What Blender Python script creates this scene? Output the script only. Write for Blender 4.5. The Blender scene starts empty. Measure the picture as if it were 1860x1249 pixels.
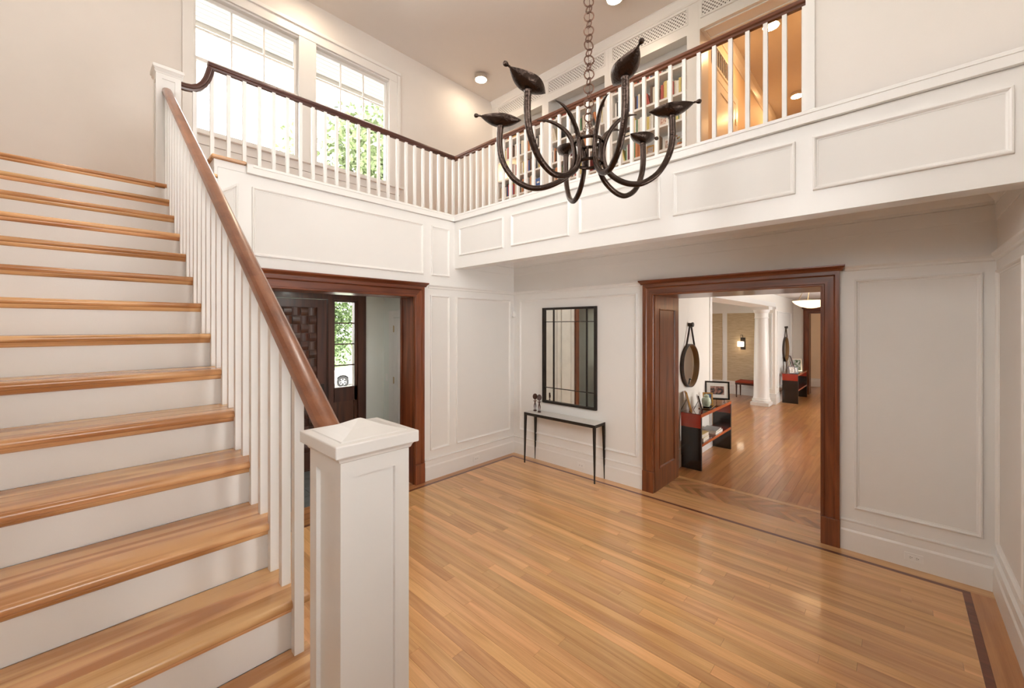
import bpy, bmesh, math, random
from mathutils import Vector, Matrix
random.seed(7)
S = bpy.context.scene
COL = S.collection

# ------------------------------------------------------------------ camera, sky, exposure
cam = bpy.data.cameras.new('camera'); camo = bpy.data.objects.new('camera', cam); COL.objects.link(camo)
CAM_A = math.radians(43.4)                       # X axis is 43.4 deg to the right of the view direction
cam.sensor_fit = 'HORIZONTAL'; cam.sensor_width = 36.0
cam.lens = 740.0 / 1860.0 * 36.0
cam.shift_x = (930.0 - 928.5) / 1860.0
cam.shift_y = -(624.5 - 592.0) / 1860.0
cam.clip_start = 0.02; cam.clip_end = 300
camo.location = (0, 0, 2.1)
camo.rotation_euler = (math.pi / 2, 0, CAM_A - math.pi / 2)
S.camera = camo

world = bpy.data.worlds.new('overcast_sky'); S.world = world; world.use_nodes = True
bg = world.node_tree.nodes['Background']
bg.inputs['Color'].default_value = (1.0, 0.985, 0.96, 1); bg.inputs['Strength'].default_value = 4.6
S.view_settings.view_transform = 'Standard'; S.view_settings.look = 'None'
S.view_settings.gamma = 1.0; S.view_settings.use_curve_mapping = False
S.view_settings.exposure = 1.06
S.cycles.max_bounces = 10; S.cycles.diffuse_bounces = 5; S.cycles.glossy_bounces = 4
S.cycles.transparent_max_bounces = 12; S.cycles.sample_clamp_indirect = 6.0
S.cycles.caustics_reflective = False; S.cycles.caustics_refractive = False

# ------------------------------------------------------------------ key measures (metres)
WA, WB, WC, WL = 4.645, 4.975, -0.577, -0.72     # back wall, right wall, near right wall, stair wall
BX, YW, XB = 3.72, 5.95, 5.74                    # balcony face, upper window wall, bookcase face
ZC, ZG = 6.62, 3.69                              # upper ceiling, gallery floor
NX = 0.525                                       # stair rail line
Y0, Z0, RUN, RISE = 1.5286, 1.1404, 0.2611, 0.1832

# ------------------------------------------------------------------ materials
MATS = {}
def _mat(name):
    m = bpy.data.materials.new(name); m.use_nodes = True
    nt = m.node_tree; b = nt.nodes['Principled BSDF']; MATS[name] = m
    return m, nt, b
def N(nt, t, **kw):
    n = nt.nodes.new(t)
    for k, v in kw.items():
        if k in n.inputs: n.inputs[k].default_value = v
        else: setattr(n, k, v)
    return n
def paint(name, col, rough=0.45, var=0.03, bump=0.02, metal=0.0, spec=0.5, scale=6.0, coat=0.0, bs=25.0):
    m, nt, b = _mat(name); L = nt.links.new
    g = N(nt, 'ShaderNodeNewGeometry'); no = N(nt, 'ShaderNodeTexNoise', Scale=scale, Detail=4.0)
    L(g.outputs['Position'], no.inputs['Vector'])
    r = N(nt, 'ShaderNodeMapRange'); r.inputs['To Min'].default_value = 1 - var; r.inputs['To Max'].default_value = 1 + var
    L(no.outputs['Fac'], r.inputs['Value'])
    mx = N(nt, 'ShaderNodeVectorMath', operation='SCALE'); mx.inputs[0].default_value = col
    L(r.outputs[0], mx.inputs['Scale']); L(mx.outputs[0], b.inputs['Base Color'])
    b.inputs['Roughness'].default_value = rough; b.inputs['Metallic'].default_value = metal
    b.inputs['Specular IOR Level'].default_value = spec; b.inputs['Coat Weight'].default_value = coat
    b.inputs['Coat Roughness'].default_value = 0.1
    if bump:
        n2 = N(nt, 'ShaderNodeTexNoise', Scale=scale * bs, Detail=2.0); L(g.outputs['Position'], n2.inputs['Vector'])
        bp = N(nt, 'ShaderNodeBump', Strength=bump, Distance=0.01); L(n2.outputs['Fac'], bp.inputs['Height']); L(bp.outputs[0], b.inputs['Normal'])
    return m
def wood(name, ca, cb, axis='y', rough=0.3, coat=0.0, objvar=0.0, cross=26.0, along=1.4, figure=0.5, coat_rough=0.12, flake=0.0):
    """grain that runs along a world axis; every board gets its own shade and its own piece of grain"""
    m, nt, b = _mat(name); L = nt.links.new
    g = N(nt, 'ShaderNodeNewGeometry'); oi = N(nt, 'ShaderNodeObjectInfo')
    off = N(nt, 'ShaderNodeVectorMath', operation='SCALE'); off.inputs[0].default_value = (37.1, 53.7, 71.3)
    L(oi.outputs['Random'], off.inputs['Scale'])
    ad = N(nt, 'ShaderNodeVectorMath', operation='ADD'); L(g.outputs['Position'], ad.inputs[0]); L(off.outputs[0], ad.inputs[1])
    sc = {'x': (along, cross, cross), 'y': (cross, along, cross), 'z': (cross, cross, along)}[axis]
    mp = N(nt, 'ShaderNodeVectorMath', operation='MULTIPLY'); mp.inputs[1].default_value = sc; L(ad.outputs[0], mp.inputs[0])
    n1 = N(nt, 'ShaderNodeTexNoise', Scale=0.45, Detail=5.0, Roughness=0.6, Distortion=0.6); L(mp.outputs[0], n1.inputs['Vector'])
    n2 = N(nt, 'ShaderNodeTexNoise', Scale=4.5, Detail=3.0, Roughness=0.7); L(mp.outputs[0], n2.inputs['Vector'])
    # cathedral figure: contour lines of a slow noise
    mp2 = N(nt, 'ShaderNodeVectorMath', operation='MULTIPLY')
    mp2.inputs[1].default_value = {'x': (1.1, 9, 9), 'y': (9, 1.1, 9), 'z': (9, 9, 1.1)}[axis]; L(ad.outputs[0], mp2.inputs[0])
    n3 = N(nt, 'ShaderNodeTexNoise', Scale=0.7, Detail=1.5); L(mp2.outputs[0], n3.inputs['Vector'])
    ml = N(nt, 'ShaderNodeMath', operation='MULTIPLY'); ml.inputs[1].default_value = 26.0; L(n3.outputs['Fac'], ml.inputs[0])
    fr = N(nt, 'ShaderNodeMath', operation='SINE'); L(ml.outputs[0], fr.inputs[0])
    mr = N(nt, 'ShaderNodeMapRange'); mr.inputs['From Min'].default_value = -1; mr.inputs['To Min'].default_value = -0.14 * figure; mr.inputs['To Max'].default_value = 0.14 * figure
    L(fr.outputs[0], mr.inputs['Value'])
    a1 = N(nt, 'ShaderNodeMath', operation='MULTIPLY'); a1.inputs[1].default_value = 0.35; L(n2.outputs['Fac'], a1.inputs[0])
    a2 = N(nt, 'ShaderNodeMath', operation='MULTIPLY_ADD'); a2.inputs[1].default_value = 0.9; L(n1.outputs['Fac'], a2.inputs[0]); L(a1.outputs[0], a2.inputs[2])
    a3 = N(nt, 'ShaderNodeMath', operation='ADD'); L(a2.outputs[0], a3.inputs[0]); L(mr.outputs[0], a3.inputs[1])
    cr = N(nt, 'ShaderNodeValToRGB'); cr.color_ramp.elements[0].position = 0.38; cr.color_ramp.elements[1].position = 0.82
    cr.color_ramp.elements[0].color = (*ca, 1); cr.color_ramp.elements[1].color = (*cb, 1); L(a3.outputs[0], cr.inputs['Fac'])
    hs = N(nt, 'ShaderNodeHueSaturation')
    if objvar:
        v = N(nt, 'ShaderNodeMapRange'); v.inputs['To Min'].default_value = 1 - objvar; v.inputs['To Max'].default_value = 1 + objvar * 0.75
        L(oi.outputs['Random'], v.inputs['Value']); L(v.outputs[0], hs.inputs['Value'])
        m2 = N(nt, 'ShaderNodeMath', operation='MULTIPLY'); m2.inputs[1].default_value = 13.7; L(oi.outputs['Random'], m2.inputs[0])
        m3 = N(nt, 'ShaderNodeMath', operation='FRACT'); L(m2.outputs[0], m3.inputs[0])
        v2 = N(nt, 'ShaderNodeMapRange'); v2.inputs['To Min'].default_value = 0.494; v2.inputs['To Max'].default_value = 0.504
        L(m3.outputs[0], v2.inputs['Value']); L(v2.outputs[0], hs.inputs['Hue'])
    L(cr.outputs['Color'], hs.inputs['Color']); L(hs.outputs['Color'], b.inputs['Base Color'])
    b.inputs['Roughness'].default_value = rough
    b.inputs['Coat Weight'].default_value = coat; b.inputs['Coat Roughness'].default_value = coat_rough
    bp = N(nt, 'ShaderNodeBump', Strength=0.06, Distance=0.004); L(n2.outputs['Fac'], bp.inputs['Height']); L(bp.outputs[0], b.inputs['Normal'])
    return m
def emit(name, col, strength):
    m, nt, b = _mat(name); b.inputs['Base Color'].default_value = (*col, 1)
    b.inputs['Emission Color'].default_value = (*col, 1); b.inputs['Emission Strength'].default_value = strength
    return m
def glass(name, tint=(1, 1, 1), gloss=0.08):
    m, nt, b = _mat(name); nt.nodes.remove(b); L = nt.links.new
    o = nt.nodes['Material Output']
    t = N(nt, 'ShaderNodeBsdfTransparent'); t.inputs['Color'].default_value = (*tint, 1)
    gl = N(nt, 'ShaderNodeBsdfGlossy', Roughness=0.02); f = N(nt, 'ShaderNodeFresnel', IOR=1.45)
    mx = N(nt, 'ShaderNodeMixShader'); L(f.outputs[0], mx.inputs['Fac']); L(t.outputs[0], mx.inputs[1]); L(gl.outputs[0], mx.inputs[2])
    L(mx.outputs[0], o.inputs['Surface']); return m
def mirror_mat(name, col, rough=0.02, spots=0.0):
    m, nt, b = _mat(name); L = nt.links.new
    g = N(nt, 'ShaderNodeNewGeometry'); no = N(nt, 'ShaderNodeTexNoise', Scale=7.0, Detail=6.0); L(g.outputs['Position'], no.inputs['Vector'])
    cr = N(nt, 'ShaderNodeValToRGB'); cr.color_ramp.elements[0].position = 0.3; cr.color_ramp.elements[1].position = 0.6
    cr.color_ramp.elements[0].color = (*[c * (1 - spots) for c in col], 1); cr.color_ramp.elements[1].color = (*col, 1)
    L(no.outputs['Fac'], cr.inputs['Fac']); L(cr.outputs['Color'], b.inputs['Base Color'])
    b.inputs['Metallic'].default_value = 1.0; b.inputs['Roughness'].default_value = rough
    return m
def fabric(name, ca, cb, scale, axis_scale=(1, 1, 1), rough=0.9):
    m, nt, b = _mat(name); L = nt.links.new
    g = N(nt, 'ShaderNodeNewGeometry'); mp = N(nt, 'ShaderNodeVectorMath', operation='MULTIPLY'); mp.inputs[1].default_value = axis_scale
    L(g.outputs['Position'], mp.inputs[0]); no = N(nt, 'ShaderNodeTexNoise', Scale=scale, Detail=4.0); L(mp.outputs[0], no.inputs['Vector'])
    cr = N(nt, 'ShaderNodeValToRGB'); cr.color_ramp.elements[0].position = 0.35; cr.color_ramp.elements[1].position = 0.65
    cr.color_ramp.elements[0].color = (*ca, 1); cr.color_ramp.elements[1].color = (*cb, 1)
    L(no.outputs['Fac'], cr.inputs['Fac']); L(cr.outputs['Color'], b.inputs['Base Color']); b.inputs['Roughness'].default_value = rough
    return m
def picture(name, cols, scale, seed):
    m, nt, b = _mat(name); L = nt.links.new
    tc = N(nt, 'ShaderNodeTexCoord'); ad = N(nt, 'ShaderNodeVectorMath', operation='ADD'); ad.inputs[1].default_value = (seed, seed * 1.7, seed * 0.6)
    L(tc.outputs['Object'], ad.inputs[0]); no = N(nt, 'ShaderNodeTexNoise', Scale=scale, Detail=3.0, Distortion=0.8); L(ad.outputs[0], no.inputs['Vector'])
    cr = N(nt, 'ShaderNodeValToRGB'); cr.color_ramp.interpolation = 'LINEAR'
    e = cr.color_ramp.elements; e[0].position = 0.3; e[0].color = (*cols[0], 1); e[1].position = 0.7; e[1].color = (*cols[-1], 1)
    for i, c in enumerate(cols[1:-1]):
        q = e.new(0.3 + 0.4 * (i + 1) / (len(cols) - 1)); q.color = (*c, 1)
    L(no.outputs['Fac'], cr.inputs['Fac']); L(cr.outputs['Color'], b.inputs['Base Color']); b.inputs['Roughness'].default_value = 0.25
    return m

paint('trim', (0.80, 0.785, 0.76), 0.32, 0.012, 0.01)
paint('field', (0.76, 0.742, 0.715), 0.5, 0.015, 0.02)
paint('plaster', (0.76, 0.72, 0.68), 0.7, 0.02, 0.03)
paint('ceiling_paint', (0.74, 0.70, 0.665), 0.8, 0.015, 0.03)
paint('vestibule_paint', (0.76, 0.79, 0.75), 0.6, 0.02, 0.02)
paint('rear_room_paint', (0.80, 0.76, 0.70), 0.6, 0.02, 0.02)
paint('ochre_glow_paint', (0.80, 0.66, 0.50), 0.6, 0.02, 0.02)  # tungsten glow tinted into the corridor walls; plain ochre in the far room
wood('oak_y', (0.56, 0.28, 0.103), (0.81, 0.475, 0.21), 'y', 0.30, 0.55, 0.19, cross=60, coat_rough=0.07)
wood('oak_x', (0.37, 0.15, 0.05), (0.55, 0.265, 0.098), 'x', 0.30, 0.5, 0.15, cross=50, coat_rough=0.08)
wood('oak_tread', (0.46, 0.215, 0.08), (0.74, 0.435, 0.20), 'x', 0.25, 0.3, 0.13, cross=60, figure=2.0)
wood('oak_diag', (0.46, 0.22, 0.085), (0.66, 0.36, 0.155), 'y', 0.26, 0.3, 0.30, figure=0.3)
wood('inlay', (0.10, 0.028, 0.012), (0.20, 0.06, 0.028), 'y', 0.28, 0.3, 0.1)
wood('mahogany_z', (0.080, 0.019, 0.006), (0.24, 0.07, 0.022), 'z', 0.3, 0.25, 0.08, cross=34)
wood('mahogany_y', (0.080, 0.019, 0.006), (0.22, 0.062, 0.02), 'y', 0.3, 0.25, 0.08, cross=34)
wood('mahogany_x', (0.080, 0.019, 0.006), (0.22, 0.062, 0.02), 'x', 0.3, 0.25, 0.08, cross=34)
wood('door_wood', (0.032, 0.011, 0.006), (0.085, 0.028, 0.013), 'z', 0.38, 0.1, 0.12, cross=34)
wood('rail_wood', (0.17, 0.05, 0.02), (0.31, 0.112, 0.05), 'y', 0.3, 0.4, 0.05, cross=22, coat_rough=0.2)
wood('rail_wood_dark', (0.07, 0.018, 0.009), (0.15, 0.042, 0.018), 'y', 0.3, 0.3, 0.05, cross=22)
wood('rail_wood_dark_x', (0.045, 0.015, 0.012), (0.09, 0.03, 0.02), 'x', 0.3, 0.3, 0.05, cross=22)
wood('carved_wood', (0.03, 0.01, 0.006), (0.09, 0.03, 0.018), 'z', 0.4, 0.1, 0.3, cross=60)
paint('bronze', (0.050, 0.033, 0.026), 0.27, 0.3, 0.32, 0.9, 0.5, 14.0, bs=5.0)
paint('chain_bronze', (0.13, 0.07, 0.05), 0.38, 0.25, 0.2, 0.85, 0.5, 14.0)
paint('black_metal', (0.028, 0.022, 0.018), 0.42, 0.2, 0.1, 0.5)
paint('stone_top', (0.78, 0.75, 0.70), 0.25, 0.05, 0.01)
mirror_mat('antique_mirror', (0.80, 0.79, 0.72), 0.03, 0.08)
mirror_mat('mirror', (0.86, 0.84, 0.80))
mirror_mat('chrome', (0.75, 0.73, 0.70), 0.18)
mirror_mat('brass', (0.55, 0.42, 0.25), 0.3)
glass('pane_glass')
paint('red_lacquer', (0.36, 0.035, 0.018), 0.12, 0.03, 0.0, coat=0.6)
paint('red_edge', (0.42, 0.09, 0.03), 0.2, 0.05, 0.0)
paint('dark_red_lacquer', (0.16, 0.02, 0.014), 0.08, 0.03, 0.0, coat=0.8)
paint('black_lacquer', (0.012, 0.008, 0.007), 0.16, 0.1, 0.0, coat=0.4)
fabric('grasscloth', (0.44, 0.33, 0.20), (0.62, 0.50, 0.34), 5.0, (1, 1.2, 30))
fabric('red_fabric', (0.24, 0.03, 0.012), (0.36, 0.055, 0.022), 60.0)
paint('plastic_white', (0.82, 0.81, 0.79), 0.3, 0.01, 0.0)
paint('socket_dark', (0.05, 0.05, 0.05), 0.5, 0.0, 0.0)
paint('vent_dark', (0.055, 0.032, 0.022), 0.9, 0.1, 0.0)
paint('leather', (0.035, 0.022, 0.016), 0.5, 0.2, 0.1)
paint('tan_inner', (0.34, 0.19, 0.075), 0.4, 0.15, 0.05)
emit('lamp_disc', (1.0, 0.80, 0.58), 45.0)
emit('hall_fill_disc', (1.0, 0.90, 0.78), 80.0)  # emission of the added hall fill lamps
emit('corridor_disc', (1.0, 0.60, 0.28), 85.0)
emit('bowl_glass', (1.0, 0.70, 0.42), 1.3)
emit('sconce_shade', (1.0, 0.86, 0.66), 1.6)
emit('shelf_lamp_shade', (1.0, 0.72, 0.42), 3.0)
paint('paper', (0.80, 0.76, 0.66), 0.8, 0.04, 0.0)
paint('mat_board', (0.84, 0.83, 0.80), 0.7, 0.01, 0.0)
paint('gold_frame', (0.52, 0.29, 0.07), 0.35, 0.1, 0.05, 0.3)
paint('porcelain', (0.55, 0.66, 0.52), 0.15, 0.4, 0.0, scale=28.0)
paint('slate', (0.14, 0.15, 0.15), 0.55, 0.25, 0.15, scale=9.0)
paint('grout', (0.30, 0.30, 0.28), 0.9, 0.05, 0.05)
paint('soffit_shaded_white', (0.40, 0.38, 0.355), 0.6, 0.02, 0.0)  # white paint darkened to stand in for the shade under the eave
paint('shingle', (0.2, 0.19, 0.18), 0.9, 0.1, 0.0)
fabric('leaf', (0.06, 0.105, 0.03), (0.15, 0.22, 0.075), 3.0, rough=0.6)
fabric('leaf_pale', (0.13, 0.18, 0.075), (0.25, 0.31, 0.15), 3.0, rough=0.6)
fabric('bark', (0.10, 0.07, 0.05), (0.2, 0.15, 0.11), 8.0, (1, 1, 0.2))
fabric('lawn', (0.10, 0.17, 0.05), (0.18, 0.27, 0.08), 2.0)
paint('gravel', (0.62, 0.60, 0.56), 0.95, 0.12, 0.1)
paint('car_white', (0.80, 0.80, 0.80), 0.2, 0.0, 0.0, coat=1.0)
paint('car_glass', (0.03, 0.04, 0.05), 0.06, 0.0, 0.0)
paint('tyre', (0.02, 0.02, 0.02), 0.8, 0.1, 0.0)
BOOKCOL = {'red': (0.50, 0.05, 0.03), 'orange': (0.62, 0.20, 0.04), 'black': (0.03, 0.025, 0.025), 'dark brown': (0.11, 0.05, 0.03),
           'cream': (0.70, 0.62, 0.48), 'white': (0.76, 0.74, 0.70), 'navy blue': (0.03, 0.06, 0.22), 'bright blue': (0.04, 0.14, 0.45),
           'green': (0.08, 0.24, 0.10), 'yellow': (0.68, 0.52, 0.10), 'grey': (0.30, 0.30, 0.30), 'tan': (0.42, 0.27, 0.15), 'maroon': (0.20, 0.03, 0.04)}
for k, c in BOOKCOL.items():
    g_ = sum(c) / 3; c = tuple(q * 0.78 + g_ * 0.22 for q in c)
    paint('book_' + k, c, 0.5, 0.18, 0.0, scale=40.0)

# ------------------------------------------------------------------ mesh helpers
class MB:
    def __init__(s): s.v = []; s.f = []; s.m = []
    def add(s, v, f, mi=0):
        o = len(s.v); s.v += [tuple(p) for p in v]; s.f += [tuple(i + o for i in q) for q in f]; s.m += [mi] * len(f); return s
    def box(s, x0, x1, y0, y1, z0, z1, mi=0):
        v = [(x, y, z) for x in (x0, x1) for y in (y0, y1) for z in (z0, z1)]
        return s.add(v, [(0, 1, 3, 2), (4, 6, 7, 5), (0, 4, 5, 1), (2, 3, 7, 6), (0, 2, 6, 4), (1, 5, 7, 3)], mi)
    def hexa(s, lo, hi, mi=0):                       # two quads of 4 points
        return s.add(list(lo) + list(hi), [(3, 2, 1, 0), (4, 5, 6, 7), (0, 1, 5, 4), (1, 2, 6, 5), (2, 3, 7, 6), (3, 0, 4, 7)], mi)
    def prism(s, poly, axis, a, b, mi=0):            # polygon in the two other axes, extruded
        def P(u, v, w): return {'x': (w, u, v), 'y': (u, w, v), 'z': (u, v, w)}[axis]
        n = len(poly); v = [P(u, w, a) for u, w in poly] + [P(u, w, b) for u, w in poly]
        f = [tuple(range(n - 1, -1, -1)), tuple(range(n, 2 * n))] + [(i, (i + 1) % n, n + (i + 1) % n, n + i) for i in range(n)]
        return s.add(v, f, mi)
    def loops(s, L, closed_u=True, cap=True, mi=0):  # list of rings
        n = len(L[0]); v = [p for r in L for p in r]; f = []
        for i in range(len(L) - 1):
            for j in range(n if closed_u else n - 1):
                k = (j + 1) % n; f.append((i * n + j, i * n + k, (i + 1) * n + k, (i + 1) * n + j))
        if cap: f.append(tuple(range(n - 1, -1, -1))); f.append(tuple((len(L) - 1) * n + j for j in range(n)))
        return s.add(v, f, mi)
    def lathe(s, prof, c, seg=24, mi=0, axis='z', cap=True):
        L = []
        for r, h in prof:
            ring = []
            for j in range(seg):
                a = 2 * math.pi * j / seg; p, q = r * math.cos(a), r * math.sin(a)
                ring.append({'z': (c[0] + p, c[1] + q, c[2] + h), 'y': (c[0] + p, c[1] + h, c[2] + q), 'x': (c[0] + h, c[1] + p, c[2] + q)}[axis])
            L.append(ring)
        return s.loops(L, True, cap, mi)
    def tube(s, pts, rad, seg=8, mi=0, closed=False, cap=True):
        pts = [Vector(p) for p in pts]; n = len(pts); up = None; L = []
        for i, p in enumerate(pts):
            a = pts[(i - 1) % n] if (closed or i > 0) else p; b = pts[(i + 1) % n] if (closed or i < n - 1) else p
            t = (b - a).normalized()
            if up is None:
                up = t.cross(Vector((0, 0, 1)))
                if up.length < 1e-3: up = t.cross(Vector((1, 0, 0)))
            up = (up - t * up.dot(t)).normalized(); w = t.cross(up)
            r = rad[i] if isinstance(rad, (list, tuple)) else rad
            L.append([tuple(p + (up * math.cos(2 * math.pi * j / seg) + w * math.sin(2 * math.pi * j / seg)) * r) for j in range(seg)])
        if closed: L.append(L[0])
        return s.loops(L, True, cap and not closed, mi)
    def sweep(s, path, side, prof, mi=0):            # closed profile (side, up) carried along a path in a vertical plane
        path = [Vector(p) for p in path]; side = Vector(side).normalized(); L = []
        for i, p in enumerate(path):
            a = path[max(i - 1, 0)]; b = path[min(i + 1, len(path) - 1)]; t = (b - a).normalized(); u = side.cross(t)
            L.append([tuple(p + side * q[0] + u * q[1]) for q in prof])
        return s.loops(L, True, True, mi)
    def build(s, name, mats, parent=None, smooth=False, bevel=0.0, seg=2, angle=35):
        me = bpy.data.meshes.new(name); me.from_pydata(s.v, [], s.f)
        mats = [mats] if isinstance(mats, str) else mats
        for m in mats: me.materials.append(MATS[m])
        if len(mats) > 1: me.polygons.foreach_set('material_index', s.m)
        bm = bmesh.new(); bm.from_mesh(me); bmesh.ops.recalc_face_normals(bm, faces=bm.faces); bm.to_mesh(me); bm.free()
        o = bpy.data.objects.new(name, me); COL.objects.link(o)
        if parent: o.parent = parent
        if smooth:
            me.polygons.foreach_set('use_smooth', [True] * len(me.polygons)); me.set_sharp_from_angle(angle=math.radians(angle))
        if bevel:
            md = o.modifiers.new('edge', 'BEVEL'); md.width = bevel; md.segments = seg; md.limit_method = 'ANGLE'; md.angle_limit = math.radians(40)
        return o
def tag(o, label, cat, group=None, kind=None):
    o['label'] = label; o['category'] = cat
    if group: o['group'] = group
    if kind: o['kind'] = kind
    return o
def struct(o, label, cat='structure'): return tag(o, label, cat, kind='structure')
def empty(name, loc=(0, 0, 0), rz=0.0):
    o = bpy.data.objects.new(name, None); COL.objects.link(o); o.location = loc; o.rotation_euler = (0, 0, rz); o.empty_display_size = 0.1
    return o
def bx(name, mat, parent, *b, bevel=0.0): return MB().box(*b).build(name, mat, parent, bevel=bevel)
def link_copy(src, parent, loc=None, rot=None, scale=None):
    c = src.copy(); COL.objects.link(c); c.parent = parent
    if loc is not None: c.location = loc
    if rot is not None: c.rotation_euler = rot
    if scale is not None: c.scale = scale
    return c
def copy_tree(o, parent=None):
    c = o.copy(); COL.objects.link(c); c.parent = parent
    for ch in list(o.children): copy_tree(ch, c)
    return c

# in-plane helper: plane 'A' (wall facing -Y at y=c) or 'B' (wall facing -X at x=c); h = height proud of the wall
def PP(pl, c, u, z, h):
    return {'A': (u, c - h, z), 'B': (c - h, u, z), 'C': (u, c + h, z)}[pl]
MOULD = [(0.0, 0.0), (0.0, 0.016), (0.003, 0.022), (0.011, 0.024), (0.018, 0.018), (0.023, 0.008), (0.031, 0.006), (0.035, 0.0)]
def panel(pl, c, u0, u1, z0, z1, parent, name='panel', poly=None):
    """one wainscot panel: a field, and the picture-frame moulding round it as its sub-part"""
    P = poly or [(u0, z0), (u1, z0), (u1, z1), (u0, z1)]
    n = len(P); cx = sum(p[0] for p in P) / n; cz = sum(p[1] for p in P) / n
    def inset(d):
        out = []
        for i in range(n):
            a, b, e = Vector(P[i - 1]), Vector(P[i]), Vector(P[(i + 1) % n])
            d1 = (b - a).normalized(); d2 = (e - b).normalized(); n1 = Vector((-d1.y, d1.x)); n2 = Vector((-d2.y, d2.x))
            k = (n1 + n2); k = k / max(0.2, k.dot(n1)); out.append(b + k * d)
        return out
    q = [tuple(p) for p in inset(0.030)]
    fm = MB(); lo = [PP(pl, c, u, z, -0.004) for u, z in q]; hi = [PP(pl, c, u, z, 0.003) for u, z in q]
    fm.loops([lo, hi]); f = fm.build(name, 'field', parent)
    m = MB(); m.loops([[PP(pl, c, u, z, h) for u, z in inset(d)] for d, h in MOULD], True, False)
    m.build('moulding', 'trim', f)
    return f
def run(pl, c, u0, u1, prof, name, mat, parent):
    """a horizontal moulding; prof is an open list of (proud, z), closed back at the wall"""
    P = [(-0.005, prof[0][1])] + list(prof) + [(-0.005, prof[-1][1])]
    return MB().loops([[PP(pl, c, u, z, h) for h, z in P] for u in (u0, u1)]).build(name, mat, parent)
BASE = [(0.024, 0.0), (0.024, 0.178), (0.020, 0.188), (0.016, 0.196), (0.014, 0.262), (0.022, 0.272), (0.022, 0.280), (0.004, 0.287)]
CAPR = [(0.004, 2.615), (0.012, 2.622), (0.014, 2.640), (0.026, 2.652), (0.032, 2.660), (0.032, 2.677), (0.0, 2.679)]
CAPG = [(0.004, 3.600), (0.010, 3.604), (0.012, 3.622), (0.020, 3.642), (0.036, 3.660), (0.046, 3.664), (0.046, 3.682), (0.040, 3.690)]
CROWN = [(0.0, 3.06), (0.012, 3.065), (0.014, 3.09), (0.03, 3.115), (0.055, 3.14), (0.075, 3.165), (0.080, 3.185), (0.080, 3.2)]

# ================================================================== SETTING
# ------------------------------------------------------------------ floors
def lerp(a, b, t): return a + (b - a) * t
PLK = MB().box(0, 1, 0, 1, -1, 0).build('plank', 'oak_y'); PLKY = PLK.data; bpy.data.objects.remove(PLK)
PLK = MB().box(0, 1, 0, 1, -1, 0).build('plank', 'oak_x'); PLKX = PLK.data; bpy.data.objects.remove(PLK)
def plank(me, parent, x0, x1, y0, y1, zt, name='plank', t=0.012, gap=0.0006):
    o = bpy.data.objects.new(name, me); COL.objects.link(o); o.parent = parent
    o.location = (x0 + gap, y0 + gap, zt); o.scale = (x1 - x0 - 2 * gap, y1 - y0 - 2 * gap, t); return o
floor = struct(MB().box(WL, WB + 0.03, WC, WA, -0.12, -0.0125).build('floor', 'oak_y'), 'honey oak strip floor of the entrance hall with a dark inlaid border', 'floor')
rnd = random.Random(11)
PX0, PX1, PY0, PY1 = 0.62, 4.787, -0.378, 4.486
nrow = 46; w = (PX1 - PX0) / nrow
for i in range(nrow):
    x0 = PX0 + i * w; y = PY0 + rnd.uniform(-1.4, -0.1)
    while y < PY1:
        L = rnd.choice((0.75, 1.0, 1.3, 1.6, 1.9)) * rnd.uniform(0.9, 1.1); y1 = y + L
        a, b = max(y, PY0), min(y1, PY1)
        if PY1 - b < 0.25: b = PY1; y1 = PY1
        if b - a > 0.05: plank(PLKY, floor, x0, x0 + w, a, b, 0.0)
        y = y1
def inlay(b): bx('inlay_strip', 'inlay', floor, *b)
inlay((4.787, 4.831, -0.424, 4.53, -0.012, 0.0002)); inlay((PX0, 4.787, 4.486, 4.53, -0.012, 0.0002)); inlay((PX0, 4.787, -0.424, -0.378, -0.012, 0.0002))
ys = [WC, 0.9, 2.35, 3.55, WA]
for a, b in zip(ys, ys[1:]): plank(PLKY, floor, 4.831, 4.99, a if a > WC else WC, b, 0.0, 'border_plank')
xs = [PX0, 1.9, 3.2, 4.831]
for a, b in zip(xs, xs[1:]):
    plank(PLKX, floor, a, b, 4.53, WA, 0.0, 'border_plank'); plank(PLKX, floor, a, b, WC, -0.424, 0.0, 'border_plank')
plank(PLKX, floor, 1.16, 3.04, WA, WA + 0.16, 0.0, 'threshold_plank'); plank(PLKX, floor, 1.16, 3.04, WA + 0.16, WA + 0.33, 0.0, 'threshold_plank')

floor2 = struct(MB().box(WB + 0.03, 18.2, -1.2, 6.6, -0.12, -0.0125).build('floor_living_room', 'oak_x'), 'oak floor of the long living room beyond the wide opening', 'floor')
for a, b in ((4.99, 5.012), (5.012, 5.14), (5.14, 5.258)):
    plank(PLKY, floor2, a, b, 0.53, 2.22, 0.0, 'threshold_plank')
for a, b in ((0.53, 1.5), (1.5, 2.22)): plank(PLKY, floor2, 5.70, 5.78, a, b, 0.0, 'threshold_plank')
def clip(poly, xmin, xmax, ymin, ymax):
    for ax, lim, sg in ((0, xmin, 1), (0, xmax, -1), (1, ymin, 1), (1, ymax, -1)):
        out = []
        for i in range(len(poly)):
            a, b = poly[i - 1], poly[i]; ia = (a[ax] - lim) * sg >= 0; ib = (b[ax] - lim) * sg >= 0
            if ia != ib:
                t = (lim - a[ax]) / (b[ax] - a[ax]); out.append((lerp(a[0], b[0], t), lerp(a[1], b[1], t)))
            if ib: out.append(b)
        poly = out
        if len(poly) < 3: return None
    return poly
HL, HW = 0.442 / math.sqrt(2), 0.0625
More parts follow.
